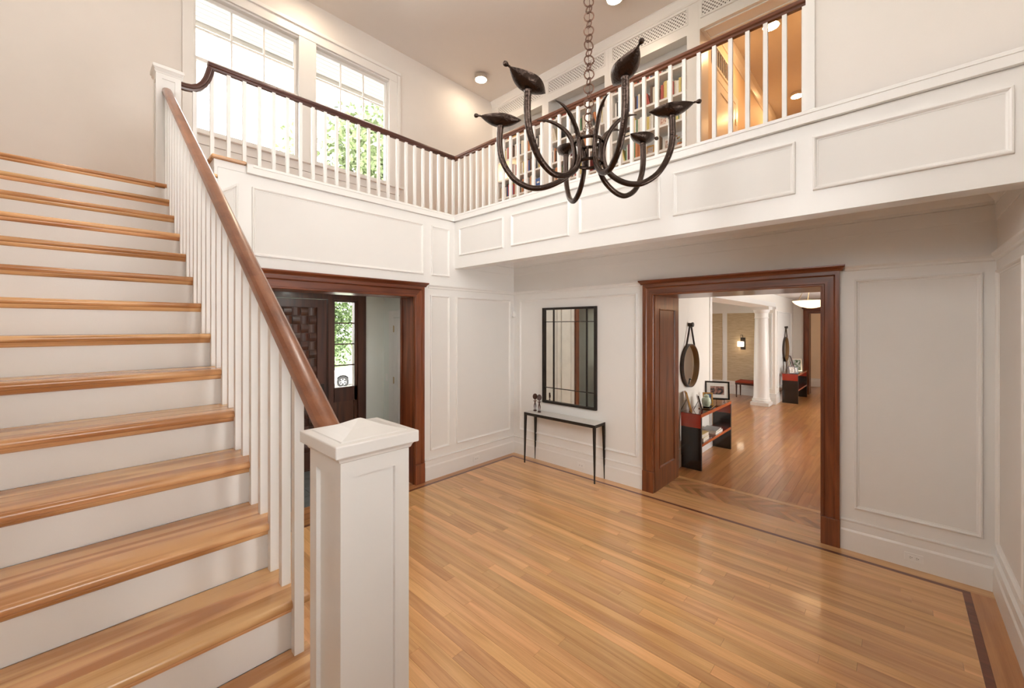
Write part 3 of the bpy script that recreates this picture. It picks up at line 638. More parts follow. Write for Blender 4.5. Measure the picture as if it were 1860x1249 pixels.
# ------------------------------------------------------------------ newel posts and railings
RAILP = [(-0.018, -0.034), (0.018, -0.034), (0.020, -0.018), (0.033, -0.010), (0.034, 0.004), (0.031, 0.016), (0.020, 0.026), (0.0, 0.030),
         (-0.020, 0.026), (-0.031, 0.016), (-0.034, 0.004), (-0.033, -0.010), (-0.020, -0.018)]
def newel(parent, x, y, w, z0, z1, capw, capt, name='newel_post', pyramid=True):
    """square post with sunk panels, cove and cap"""
    h = w / 2; t = 0.011; st = 0.042; m = MB()
    m.box(x - h + t, x + h - t, y - h + t, y + h - t, z0, z1)
    for sx in (-1, 1):
        for sy in (-1, 1):
            m.box(min(x + sx * h, x + sx * (h - st)), max(x + sx * h, x + sx * (h - st)), min(y + sy * h, y + sy * (h - st)), max(y + sy * h, y + sy * (h - st)), z0, z1)
    for a, b in ((z0, z0 + 0.2), (z1 - 0.056, z1)):
        m.box(x - h + st, x + h - st, y - h, y - h + t, a, b); m.box(x - h + st, x + h - st, y + h - t, y + h, a, b)
        m.box(x - h, x - h + t, y - h + st, y + h - st, a, b); m.box(x + h - t, x + h, y - h + st, y + h - st, a, b)
    n = m.build(name, 'trim', parent)
    def sq(r, z): return [(x - r, y - r, z), (x + r, y - r, z), (x + r, y + r, z), (x - r, y + r, z)]
    k = capw / 2
    MB().loops([sq(h + 0.001, z1 - 0.016), sq(h + 0.004, z1 - 0.014), sq(h + 0.006, z1 - 0.008), sq(k - 0.010, z1 - 0.001), sq(k - 0.008, z1 + 0.001)]).build('neck_moulding', 'trim', n)
    c = MB()
    if pyramid: c.loops([sq(k, z1), sq(k, z1 + capt), sq(k - 0.022, z1 + capt + 0.0005), sq(k - 0.024, z1 + capt + 0.003), sq(k * 0.62, z1 + capt + 0.008), sq(k * 0.36, z1 + capt + 0.017), sq(k * 0.14, z1 + capt + 0.028), sq(0.004, z1 + capt + 0.033)])
    else: c.loops([sq(k - 0.02, z1), sq(k - 0.004, z1 + capt * 0.4), sq(k, z1 + capt * 0.45), sq(k, z1 + capt), sq(k * 0.4, z1 + capt + 0.012)])
    c.build('cap', 'trim', n, bevel=0.003)
    return n
srail = empty('stair_railing', (NX, 1.06, ZL)); tag(srail, 'white stair balustrade with a brown handrail and square newel posts', 'railing')
ctr = Vector(srail.location)
def reloc(o):  # children were built in world space: give them the parent's inverse
    o.matrix_parent_inverse = Matrix.Translation(-ctr); return o
reloc(newel(srail, 0.522, 1.061, 0.188, ZL, 1.786, 0.228, 0.031))
reloc(newel(srail, 0.535, 4.745, 0.172, 3.339, 4.32, 0.215, 0.05, pyramid=False))
slope = RISE / RUN
def railz(y): return Z0 + (y - Y0) * slope + 0.86 - 0.033 * math.sqrt(1 + slope * slope) * 0.9
m = MB(); ya, yb = 1.10, 4.665
m.sweep([(NX, ya, railz(ya)), (NX, (ya + yb) / 2, railz((ya + yb) / 2)), (NX, yb, railz(yb))], (1, 0, 0), RAILP)
reloc(m.build('handrail', 'rail_wood', srail, smooth=True, angle=30))
BAL = None
for i in range(-1, 12):
    for k, dy in enumerate((0.116, 0.247)):
        if i == -1 and k == 0: continue
        y = Y0 + RUN * i + dy + 0.015; z = Z0 + RISE * i; zt = railz(y) - 0.034 * 1.2
        mm = MB(); w = 0.0155
        mm.hexa([(NX - w, y - w, z), (NX + w, y - w, z), (NX + w, y + w, z), (NX - w, y + w, z)], [(NX - w, y - w, zt - w * slope), (NX + w, y - w, zt - w * slope), (NX + w, y + w, zt + w * slope), (NX - w, y + w, zt + w * slope)])
        reloc(mm.build('baluster', 'trim', srail))
# gallery railing: along the windows, then along the balcony
RA, RB, RT = 4.72, 3.79, 4.594
grail = empty('gallery_railing', (RB, RA, 3.69)); tag(grail, 'upper gallery balustrade with white square balusters and a dark handrail', 'railing')
ctr = Vector(grail.location)
zr = RT - 0.030
path = [(0.622, RA, 4.285), (0.66, RA, 4.286), (0.71, RA, 4.295), (0.755, RA, 4.322), (0.792, RA, 4.368), (0.818, RA, 4.425), (0.834, RA, 4.482), (0.846, RA, zr - 0.03)]
reloc(MB().sweep(path, (0, -1, 0), RAILP).build('gooseneck', 'rail_wood_dark_x', grail, smooth=True, angle=30))
m = MB(); c45 = [[(x, RA + q[0], zr + q[1]) for q in RAILP] for x in (0.825,)]
c45.append([(RB + q[0], RA + q[0], zr + q[1]) for q in RAILP])
reloc(m.loops(c45).build('handrail', 'rail_wood_dark_x', grail, smooth=True, angle=30))
m = MB(); m.loops([[(RB + q[0], RA + q[0], zr + q[1]) for q in RAILP], [(RB + q[0], 0.488, zr + q[1]) for q in RAILP]])
reloc(m.build('handrail', 'rail_wood_dark', grail, smooth=True, angle=30))
def bal(x, y, z0, z1):
    global BAL
    if BAL is None:
        BAL = MB().box(-0.0155, 0.0155, -0.0155, 0.0155, 0, 1).build('baluster', 'trim', grail); o = BAL
    else: o = link_copy(BAL, grail)
    o.location = Vector((x, y, z0)) - ctr; o.scale = (1, 1, z1 - z0)
for k in range(24):
    x = 0.7266 + k * 0.1316
    zt = zr - 0.034; z0 = 3.69
    if k == 0: zt = 4.262; z0 = 3.522
    elif k == 1: zt = 4.50; z0 = 3.522
    if k in (1, 2): z0 = 3.705
    bal(x, RA, z0, zt)
for k in range(33):
    y = 4.62 - k * 0.1285
    if y > 0.5: bal(RB, y, 3.69, zr - 0.034)
m = MB(); m.box(BX + 0.05, BX + 0.09, 0.3, 0.4, 3.7, 3.8)

# ================================================================== DOORS
d1 = empty('door_1', (2.0, 6.2, 0)); struct(d1, 'dark walnut front door with a woven panel and narrow glazed sidelight', 'door')
def db(nm, mat, par, *q, bevel=0.0): return MB().box(q[0] - 2.0, q[1] - 2.0, q[2] - 6.2, q[3] - 6.2, q[4], q[5]).build(nm, mat, par, bevel=bevel)
for a, b in ((0.87, 1.0), (1.39, 1.47), (2.545, 2.625), (3.01, 3.139)): db('frame_post', 'door_wood', d1, a, b, 6.16, 6.34, 0, 2.594)
for a, b in ((1.0, 1.39), (1.47, 2.545), (2.625, 3.01)): db('frame_head', 'door_wood', d1, a, b, 6.16, 6.34, 2.5, 2.594)
for a, b in ((1.0, 1.39), (2.625, 3.01)):
    sd = db('sidelight', 'door_wood', d1, a, b, 6.20, 6.28, 0.0, 0.25); c = sd
    db('rail', 'door_wood', c, a, b, 6.20, 6.28, 0.94, 1.16); db('rail', 'door_wood', c, a, b, 6.20, 6.28, 2.47, 2.5)
    db('stile', 'door_wood', c, a, a + 0.03, 6.20, 6.28, 0.25, 2.47); db('stile', 'door_wood', c, b - 0.045, b, 6.20, 6.28, 0.25, 2.47)
    db('panel', 'door_wood', c, a + 0.03, b - 0.045, 6.23, 6.25, 0.25, 0.94)
    for z in (2.146, 1.821, 1.494): db('muntin', 'door_wood', c, a + 0.03, b - 0.045, 6.225, 6.255, z - 0.009, z + 0.009)
    zz = [1.16, 1.494, 1.821, 2.146, 2.47]
    for p, q in zip(zz, zz[1:]): db('pane', 'pane_glass', c, a + 0.03, b - 0.045, 6.238, 6.242, p + 0.009, q - 0.009)
db('threshold', 'door_wood', d1, 0.87, 3.139, 6.2, 6.36, -0.012, 0.012)
leaf = db('leaf', 'door_wood', d1, 1.475, 2.54, 6.245, 6.29, 0.013, 2.495)
for a, b in ((1.475, 1.61), (2.405, 2.54)): db('stile', 'door_wood', leaf, a, b, 6.215, 6.245, 0.01, 2.495)
for a, b in ((0.01, 0.26), (2.375, 2.495)): db('rail', 'door_wood', leaf, 1.61, 2.405, 6.215, 6.245, a, b)
ncol, nr = 7, 17
def slat(x0, x1, z0, z1, vert):
    m = MB(); n = 5; L = []
    for k in range(n + 1):
        t = k / n; h = 0.004 + 0.016 * math.sin(math.pi * t)
        if vert: z = lerp(z0, z1, t); L.append([(x0 - 2.0, 0.045, z), (x1 - 2.0, 0.045, z), (x1 - 2.0, 0.042 - h, z), (x0 - 2.0, 0.042 - h, z)])
        else: x = lerp(x0, x1, t); L.append([(x - 2.0, 0.045, z0), (x - 2.0, 0.045, z1), (x - 2.0, 0.042 - h, z1), (x - 2.0, 0.042 - h, z0)])
    m.loops(L); m.build('woven_strip', 'door_wood', leaf)
cw, ch = (2.405 - 1.61) / ncol, (2.375 - 0.26) / nr
for i in range(ncol):
    for j in range(nr):
        x0 = 1.61 + i * cw; z0 = 0.26 + j * ch
        if (i + j) % 2: slat(x0 + 0.006, x0 + cw - 0.006, z0 + 0.002, z0 + ch - 0.002, True)
        else: slat(x0 + 0.002, x0 + cw - 0.002, z0 + 0.006, z0 + ch - 0.006, False)
m = MB(); m.box(2.44 - 2, 2.50 - 2, -0.006 + 0.012, 0.015, 1.0, 1.24); m.tube([(2.47 - 2, 0.015, 1.1), (2.47 - 2, -0.05, 1.1), (2.40 - 2, -0.055, 1.1)], 0.011); m.build('handle', 'black_metal', leaf)

d2 = empty('door_2', (3.469, 5.4, 0)); struct(d2, 'white panelled closet door in the vestibule side wall', 'door')
def cb(nm, mat, par, *q, bevel=0.0): return MB().box(q[0] - 3.469, q[1] - 3.469, q[2] - 5.4, q[3] - 5.4, q[4], q[5]).build(nm, mat, par, bevel=bevel)
cb('casing', 'trim', d2, 3.445, 3.469, 5.85, 5.998, 0, 2.35, bevel=0.006); cb('casing', 'trim', d2, 3.445, 3.469, 5.0, 5.85, 2.235, 2.35, bevel=0.006)
lf = cb('leaf', 'trim', d2, 3.452, 3.469, 5.02, 5.84, 0.01, 2.225)
for a, b, e, f in ((5.02, 5.13, 0.01, 2.225), (5.73, 5.84, 0.01, 2.225), (5.13, 5.73, 0.01, 0.25), (5.13, 5.73, 2.1, 2.225), (5.13, 5.73, 1.0, 1.12)): cb('frame_member', 'trim', lf, 3.443, 3.452, a, b, e, f)
for z in (2.056, 1.235, 0.3):
    m = MB(); m.box(-0.03, -0.018, 5.825 - 5.4, 5.855 - 5.4, z - 0.05, z + 0.05); m.tube([(-0.032, 0.442, z - 0.055), (-0.032, 0.442, z + 0.055)], 0.006); m.build('hinge', 'brass', d2)

# ------------------------------------------------------------------ little wall fittings
def outlet(loc, rz, label):
    r = empty('wall_outlet', loc, rz); tag(r, label, 'outlet', 'outlets in the baseboards')
    MB().box(-0.058, 0.058, -0.006, 0.0, -0.036, 0.036).build('plate', 'plastic_white', r, bevel=0.002)
    for u in (-0.02, 0.02):
        m = MB(); m.box(u - 0.016, u + 0.016, -0.0085, -0.006, -0.017, 0.017); s = m.build('socket', 'plastic_white', r)
        m = MB(); m.box(u - 0.006, u + 0.004, -0.0092, -0.0085, 0.005, 0.0075); m.box(u - 0.006, u + 0.004, -0.0092, -0.0085, -0.0075, -0.005); m.box(u + 0.007, u + 0.012, -0.0092, -0.0085, -0.0025, 0.0025); m.build('slot', 'socket_dark', s)
    return r
outlet((WB - 0.024, -0.108, 0.098), -math.pi / 2, 'white double outlet in the baseboard right of the wide opening')
outlet((WB - 0.024, 3.30, 0.098), -math.pi / 2, 'white double outlet in the baseboard under the console table')
outlet((4.115, WA - 0.024, 0.098), 0.0, 'white double outlet in the back wall baseboard near the corner')
r = empty('light_switch', (3.469, 6.09, 1.257), -math.pi / 2); tag(r, 'white light switch beside the vestibule closet door', 'switch')
MB().box(-0.035, 0.035, -0.006, 0, -0.058, 0.058).build('plate', 'plastic_white', r, bevel=0.002); MB().box(-0.016, 0.016, -0.010, -0.006, -0.033, 0.033).build('rocker', 'plastic_white', r, bevel=0.002)
r = empty('motion_sensor', (4.965, 4.635, 2.30), math.radians(-45)); tag(r, 'small white motion sensor high in the hall corner', 'sensor')
MB().prism([(-0.03, 0.01), (0.03, 0.01), (0.032, -0.02), (0.018, -0.04), (-0.018, -0.04), (-0.032, -0.02)], 'z', -0.045, 0.045).build('housing', 'plastic_white', r, bevel=0.004)
MB().prism([(-0.02, -0.038), (0.02, -0.038), (0.014, -0.046), (-0.014, -0.046)], 'z', -0.02, 0.02).build('lens', 'mat_board', r)

# ================================================================== HALL FURNITURE
t = empty('console_table', (4.83, 3.54, 0)); tag(t, 'slim black metal console table with a pale stone top under the mirror', 'table')
tx, ty = 0.135, 0.628
MB().box(-tx + 0.006, tx - 0.006, -ty + 0.006, ty - 0.006, 0.762, 0.780).build('stone_top', 'stone_top', t, bevel=0.002)
m = MB(); m.box(-tx, -tx + 0.012, -ty, ty, 0.738, 0.778); m.box(tx - 0.012, tx, -ty, ty, 0.738, 0.778); m.box(-tx + 0.012, tx - 0.012, -ty, -ty + 0.012, 0.738, 0.778); m.box(-tx + 0.012, tx - 0.012, ty - 0.012, ty, 0.738, 0.778)
m.build('apron_frame', 'black_metal', t)
for sx in (-1, 1):
    for sy in (-1, 1):
        a, b = 0.034, 0.014; x, y = sx * tx, sy * ty
        def q(wd, z): return [(x, y, z), (x - sx * wd, y, z), (x - sx * wd, y - sy * wd, z), (x, y - sy * wd, z)]
        MB().hexa(q(b, 0.0), q(a, 0.740)).build('leg', 'black_metal', t)
mi = empty('wall_mirror', (WB, 3.518, 0.92)); tag(mi, 'tall black-framed mirror divided by thin bars above the console table', 'mirror')
mw, mh, md = 0.479, 1.46, 0.05
m = MB()
for q in ((-mw, -mw + 0.032, 0, mh), (mw - 0.032, mw, 0, mh), (-mw + 0.032, mw - 0.032, 0, 0.032), (-mw + 0.032, mw - 0.032, mh - 0.032, mh)): m.box(-md, -0.006, q[0], q[1], q[2], q[3])
m.build('frame', 'black_metal', mi, bevel=0.002)
vy = [-mw + 0.032, 3.205 - 3.518, 3.795 - 3.518, mw - 0.032]; vz = [0.032, 1.155 - 0.92, 2.165 - 0.92, mh - 0.032]
for i in range(3):
    for j in range(3): MB().box(-0.016, -0.012, vy[i] + 0.001, vy[i + 1] - 0.001, vz[j] + 0.001, vz[j + 1] - 0.001).build('mirror_pane', 'antique_mirror', mi)
for y in vy[1:3]: MB().box(-0.028, -0.016, y - 0.009, y + 0.009, vz[0], vz[3]).build('bar', 'black_metal', mi)
for z in vz[1:3]: MB().box(-0.024, -0.016, vy[0], vy[3], z - 0.005, z + 0.005).build('bar', 'black_metal', mi)
MB().box(-0.012, -0.0, -mw + 0.02, mw - 0.02, 0.02, mh - 0.02).build('backing', 'black_metal', mi)

def figurine(loc, h, label, rz):
    f = empty('figurine', loc, rz); tag(f, label, 'figurine', 'carved figures on the console table'); k = h / 0.30
    m = MB(); prof = []
    n = 20
    for yy in (-0.012, -0.006, 0.006, 0.012):
        s = 0.85 if abs(yy) > 0.01 else 1.0
        prof.append([(0.040 * s * k * math.cos(2 * math.pi * j / n), yy * k, (0.247 + 0.050 * s * math.sin(2 * math.pi * j / n)) * k) for j in range(n)])
    m.loops(prof); m.build('head', 'carved_wood', f, smooth=True)
    m = MB(); m.box(-0.004 * k, 0.004 * k, -0.017 * k, -0.012 * k, 0.215 * k, 0.25 * k); m.box(-0.022 * k, 0.022 * k, -0.016 * k, -0.012 * k, 0.25 * k, 0.256 * k); m.box(-0.008 * k, 0.008 * k, -0.016 * k, -0.012 * k, 0.207 * k, 0.211 * k); m.build('face_relief', 'carved_wood', f)
    m = MB(); m.lathe([(0.011 * k, 0.118 * k), (0.015 * k, 0.125 * k), (0.012 * k, 0.15 * k), (0.014 * k, 0.172 * k), (0.008 * k, 0.182 * k), (0.008 * k, 0.2 * k)], (0, 0, 0), 12); m.build('torso', 'carved_wood', f, smooth=True)
    m = MB(); m.tube([(-0.036 * k, 0, 0.178 * k), (-0.018 * k, 0, 0.172 * k), (0, 0, 0.170 * k), (0.018 * k, 0, 0.172 * k), (0.036 * k, 0, 0.178 * k)], [0.002 * k, 0.006 * k, 0.007 * k, 0.006 * k, 0.002 * k], 8); m.build('arms', 'carved_wood', f, smooth=True)
    for s in (-1, 1): MB().tube([(s * 0.009 * k, 0, 0.122 * k), (s * 0.014 * k, 0, 0.085 * k), (s * 0.012 * k, 0, 0.05 * k), (s * 0.012 * k, 0, 0.018 * k)], [0.009 * k, 0.008 * k, 0.0055 * k, 0.005 * k], 8).build('leg', 'carved_wood', f, smooth=True)
    MB().lathe([(0.027 * k, 0.0), (0.029 * k, 0.004 * k), (0.027 * k, 0.02 * k), (0.02 * k, 0.024 * k)], (0, 0, 0), 14).build('base', 'carved_wood', f, smooth=True)
figurine((4.86, 4.085, 0.780), 0.275, 'left carved wooden figurine with a disc head, farther from the mirror', math.radians(-40))
figurine((4.83, 3.975, 0.780), 0.275, 'right carved wooden figurine with a disc head, beside the mirror', math.radians(-40))

# ================================================================== CHANDELIER
CH = Vector((2.424, 1.550, 3.30)); ch = empty('chandelier', CH); tag(ch, 'forged dark bronze chandelier with six curling arms and leaf-shaped cups', 'chandelier')
PRO = [(.344, .243), (.300, .243), (.255, .232), (.21, .208), (.165, .168), (.130, .118), (.107, .06), (.097, .0), (.100, -.062), (.120, -.118), (.164, -.168), (.24, -.210), (.317, -.230), (.393, -.224), (.485, -.172), (.546, -.093), (.584, -.002), (.596, .105), (.590, .225)]
RADS = [1.3 * q for q in [.002, .005, .008, .010, .0115, .012, .0125, .013, .0135, .014, .0145, .015, .015, .015, .0155, .016, .0165, .017, .0175]]
def smooth_path(P, R, sub=4):
    out = []; ro = []
    for i in range(len(P) - 1):
        p0, p1, p2, p3 = P[max(i - 1, 0)], P[i], P[i + 1], P[min(i + 2, len(P) - 1)]
        for s in range(sub):
            t = s / sub; q = [0.5 * ((2 * b) + (-a + c) * t + (2 * a - 5 * b + 4 * c - d) * t * t + (-a + 3 * b - 3 * c + d) * t ** 3) for a, b, c, d in zip(p0, p1, p2, p3)]
            out.append(q); ro.append(lerp(R[i], R[i + 1], t))
    out.append(list(P[-1])); ro.append(R[-1]); return out, ro
ARMS = [(174.0, .577), (-124.2, .515), (-54.4, .55), (-11.5, .59), (52.2, .555), (127.2, .619)]
for ang, R in ARMS:
    a = math.radians(ang); d = Vector((math.cos(a), math.sin(a), 0)); n = Vector((-d.y, d.x, 0)); k = R / 0.59
    P = [(r if r < .13 else lerp(r, r * k, min(1, (r - .13) / .1)), z) for r, z in PRO]; pp, rr = smooth_path(P, RADS)
    arm = MB().tube([tuple(d * r + Vector((0, 0, z))) for r, z in pp], rr, 10).build('arm', 'bronze', ch, smooth=True, angle=60)
    # leaf-shaped cup: a boat with pointed ends, long axis along the arm, knobbed outer tip
    L = []; nseg = 14; o = d * R + Vector((0, 0, 0.228)); ln = 0.150; wd = 0.072; dp = 0.062
    for i in range(nseg + 1):
        s = -1 + 2 * i / nseg; wv = wd * max(0.0, 1 - s * s) ** 1.05; dv = dp * max(0.0, 1 - s * s) ** 0.95
        rise = 0.050 + 0.018 * s * abs(s) + 0.006 * s
        ring = []
        for j in range(11):
            th = math.pi * j / 10; ring.append(tuple(o + d * (s * ln) + n * (wv * math.cos(th)) + Vector((0, 0, rise - max(dv, 0.001) * math.sin(th)))))
        for j in range(11):
            th = math.pi * (10 - j) / 10; ring.append(tuple(o + d * (s * ln * 0.97) + n * (wv * 0.94 * math.cos(th)) + Vector((0, 0, rise - max(dv - 0.004, 0.0) * math.sin(th) * 0.94 + 0.001))))
        L.append(ring)
    cup = MB().loops(L).build('cup', 'bronze', ch, smooth=True, angle=60)
    e = o + d * (ln * 0.96) + Vector((0, 0, 0.072))
    kn = MB().tube([tuple(e), tuple(e + d * 0.012 + Vector((0, 0, .002))), tuple(e + d * 0.02 + Vector((0, 0, .003))), tuple(e + d * 0.032 + Vector((0, 0, .004))), tuple(e + d * 0.043 + Vector((0, 0, .004))), tuple(e + d * 0.048 + Vector((0, 0, .004)))], [.007, .006, .012, .0155, .012, .003], 10)
    kn.build('knob', 'bronze', cup, smooth=True)
    b = o + Vector((0, 0, -0.012)); MB().lathe([(0.024, -0.012), (0.0255, 0.0), (0.022, 0.006)], tuple(b), 12).build('socket_collar', 'bronze', ch, smooth=True)
def ring_pts(c, R, n=28): return [(c[0] + R * math.cos(2 * math.pi * i / n), c[1] + R * math.sin(2 * math.pi * i / n), c[2]) for i in range(n)]
for z in (-0.072, 0.078): MB().tube(ring_pts((0, 0, z), 0.086), 0.0115, 8, closed=True).build('hub_ring', 'bronze', ch, smooth=True)
for k in range(3):
    a = math.radians(40 + 120 * k); MB().tube([(0.082 * math.cos(a), 0.082 * math.sin(a), -0.072), (0.082 * math.cos(a), 0.082 * math.sin(a), 0.078)], 0.010).build('hub_strut', 'bronze', ch, smooth=True)
LINK = {}
def link(R, rx, ry, loc, parent, r=0.0032, M=None):
    key = (R, r)
    if key not in LINK:
        o = MB().tube([(R * math.cos(2 * math.pi * i / 18), 0, R * math.sin(2 * math.pi * i / 18)) for i in range(18)], r, 6, closed=True).build('chain_link', 'chain_bronze', parent, smooth=True); LINK[key] = o
    else: o = link_copy(LINK[key], parent)
    o.location = loc
    if M is None: o.rotation_euler = (0, 0, rx)
    else: o.rotation_euler = M
    return o
zj = 0.245
for k in range(3):
    a = math.radians(100 + 120 * k); p0 = Vector((0.08 * math.cos(a), 0.08 * math.sin(a), 0.088)); p1 = Vector((0, 0, zj - 0.03)); n = 9
    dirv = (p1 - p0).normalized(); rot = dirv.to_track_quat('Z', 'Y').to_euler()
    for i in range(n):
        p = p0.lerp(p1, (i + 0.5) / n); e = rot.copy(); e.rotate_axis('Z', math.pi / 2 * (i % 2)); o = link(0.0125, 0, 0, p, ch, 0.002, e)
z = zj; i = 0
while z < ZC - CH.z - 0.05:
    R = 0.033 if i % 2 == 0 else 0.0245
    if i == 0: R = 0.03
    link(R, math.radians(-46 + 90 * (i % 2) + random.uniform(-18, 18) * 1.0 + (35 if i % 2 else 0)), 0, Vector((random.uniform(-.003, .003), 0, z)), ch, 0.0046)
    z += (0.033 + 0.0245) - 0.0075; i += 1
MB().tube([(0.004 * math.sin(k * 1.3), 0.004 * math.cos(k * 1.7), zj - 0.05 + k * 0.15) for k in range(int((ZC - CH.z - zj) / 0.15) + 1)], 0.0022, 6).build('wire', 'chain_bronze', ch)
MB().lathe([(0.06, 0.0), (0.062, -0.012), (0.045, -0.03), (0.012, -0.045)], (0, 0, ZC - CH.z), 24).build('ceiling_canopy', 'bronze', ch, smooth=True)

# ================================================================== CEILING LAMPS
def flush_lamp(loc, label, r=0.11, mat='lamp_disc', h=0.085):
    o = empty('ceiling_lamp', loc); tag(o, label, 'lamp', 'flush ceiling lamps')
    MB().lathe([(r * 0.98, 0.0), (r, -0.01), (r, -h), (r * 0.92, -h), (r * 0.90, -h + 0.012)], (0, 0, 0), 32, cap=False).build('ring', 'chrome', o, smooth=True)
    MB().lathe([(r * 0.90, -h + 0.012), (r * 0.89, -h - 0.002), (r * 0.7, -h - 0.010), (r * 0.3, -h - 0.014), (0.001, -h - 0.015)], (0, 0, 0), 32, cap=False).build('diffuser', mat, o, smooth=True)
    MB().lathe([(r * 0.90, -0.002), (r * 0.9, -0.004)], (0, 0, 0), 32).build('mounting_plate', 'chrome', o)
    return o
flush_lamp((4.96, 5.44, ZC), 'chrome-ringed flush ceiling lamp glowing near the gallery corner')
flush_lamp((4.98, 2.78, ZC), 'flush ceiling lamp over the middle of the balcony, cut by the top edge')
flush_lamp((2.1, 5.44, ZC), 'added fill lamp on the ceiling above the windows, out of view')  # unseen, added to fill the gallery with light
flush_lamp((2.1, 2.78, ZC), 'added fill lamp on the ceiling above the chandelier, out of view', 0.11, 'hall_fill_disc')  # unseen, added as general fill for the hall
flush_lamp((2.1, 0.4, ZC), 'added fill lamp on the ceiling above the camera side of the hall, out of view', 0.11, 'hall_fill_disc')  # unseen extra fill for the near half of the hall
flush_lamp((-0.1, 4.2, ZC), 'added fill lamp on the ceiling above the top of the stairs, out of view', 0.11, 'hall_fill_disc')  # unseen extra fill added over the stairs
flush_lamp((7.08, 1.36, ZC), 'large glowing flush lamp on the corridor ceiling, left of two', 0.115, 'corridor_disc', 0.05)
flush_lamp((9.54, 1.40, ZC), 'smaller glowing flush lamp farther along the corridor ceiling', 0.105, 'corridor_disc', 0.07)

# ================================================================== BUILT-IN BOOKCASES
def lattice(pl_y0, pl_y1, z0, z1, x, parent, sp=0.050, wd=0.018):
    m = MB(); H = z1 - z0; k = wd / math.sqrt(2)
    for s, dx in ((1, 0.0), (-1, 0.005)):
        y = pl_y0 - H - sp
        while y < pl_y1 + H + sp:
            P = [(y - k, z0), (y + k, z0), (y + k + s * H, z1), (y - k + s * H, z1)]
            q = clip(P, pl_y0, pl_y1, z0, z1)
            if q: m.prism(q, 'x', x + dx, x + dx + 0.005)
            y += sp
    return m.build('lattice', 'trim', parent)
def vent(y0, y1, parent):
    v = bx('vent_back', 'vent_dark', parent, XB + 0.03, XB + 0.035, y0, y1, 6.245, 6.462)
    m = MB()
    for q in ((y0 - 0.012, y0 + 0.006, 6.238, 6.47), (y1 - 0.006, y1 + 0.012, 6.238, 6.47), (y0 + 0.006, y1 - 0.006, 6.238, 6.256), (y0 + 0.006, y1 - 0.006, 6.452, 6.47)): m.box(XB - 0.006, XB + 0.012, *q)
    m.build('vent_frame', 'trim', v); lattice(y0 + 0.006, y1 - 0.006, 6.256, 6.452, XB + 0.004, v)
SHELVES = [4.27, 4.637, 4.992, 5.362, 5.742]
BAYS = [(2.097, 3.24, 1.946, 3.31, 'beside the corridor doorway'), (3.381, 4.513, 3.31, 4.587, 'in the middle of the gallery'), (4.66, 5.784, 4.587, 5.95, 'nearest the window wall')]
for (a, b, ua, ub, where) in BAYS:
    c = empty('bookcase', (XB, (a + b) / 2, ZG)); tag(c, 'white built-in bookcase bay ' + where, 'bookcase', 'built-in bookcases along the gallery')
    o = Vector(c.location); kids = []
    def k(nm, mat, *q): kids.append(bx(nm, mat, c, *q)); return kids[-1]
    k('stile', 'trim', XB, XB + 0.02, ua + 0.0005, a, ZG, ZC); k('stile', 'trim', XB, XB + 0.02, b, ub - 0.0005, ZG, ZC)
    k('head_rail', 'trim', XB, XB + 0.02, a, b, 6.10, 6.245); k('top_rail', 'trim', XB, XB + 0.02, a, b, 6.462, ZC)
    k('base_panel', 'trim', XB, XB + 0.02, a, b, ZG, 4.24)
    k('side_panel', 'trim', XB + 0.02, 6.06, a - 0.02, a, ZG, 6.245); k('side_panel', 'trim', XB + 0.02, 6.06, b, b + 0.02, ZG, 6.245)
    k('back_panel', 'field', 6.06, 6.078, a, b, ZG, 6.245); k('top_panel', 'trim', XB + 0.02, 6.06, a, b, 6.20, 6.22)
    for z in SHELVES: k('shelf', 'trim', XB + 0.004, 6.06, a, b, z - 0.032, z)
    vent(a, b, c)
    kids.append(run('B', XB, ua, ub, [(0.0, 6.49), (0.010, 6.495), (0.012, 6.52), (0.04, 6.575), (0.055, 6.60), (0.055, 6.62)], 'crown', 'trim', c))
    for ch_ in c.children: ch_.matrix_parent_inverse = Matrix.Translation(-o)
hd = struct(MB().box(XB, 6.08, 0.80, 1.946, 6.104, ZC).build('wall_corridor_header', 'trim'), 'white header with a lattice vent over the corridor doorway', 'wall')
v = MB().box(XB - 0.002, XB, 0.9, 1.90, 6.245, 6.462).build('vent_back', 'vent_dark', hd)
m = MB()
for q in ((0.885, 0.905, 6.238, 6.47), (1.895, 1.915, 6.238, 6.47), (0.905, 1.895, 6.238, 6.256), (0.905, 1.895, 6.452, 6.47)): m.box(XB - 0.020, XB, *q)
m.build('vent_frame', 'trim', v); lattice(0.905, 1.895, 6.256, 6.452, XB - 0.014, v)
run('B', XB, 0.80, 1.946, [(0.0, 6.49), (0.010, 6.495), (0.012, 6.52), (0.04, 6.575), (0.055, 6.60), (0.055, 6.62)], 'crown', 'trim', hd)
m = MB()
for q in ((XB + 0.06, XB + 0.08, 0.86, 1.89), (XB + 0.27, XB + 0.29, 0.86, 1.89), (XB + 0.08, XB + 0.27, 0.86, 0.88), (XB + 0.08, XB + 0.27, 1.87, 1.89)): m.box(*q, 6.09, 6.104)
m.build('soffit_moulding', 'trim', hd)
bx('side_lining', 'trim', hd, XB, 6.08, 1.926, 1.946, ZG, 6.104)

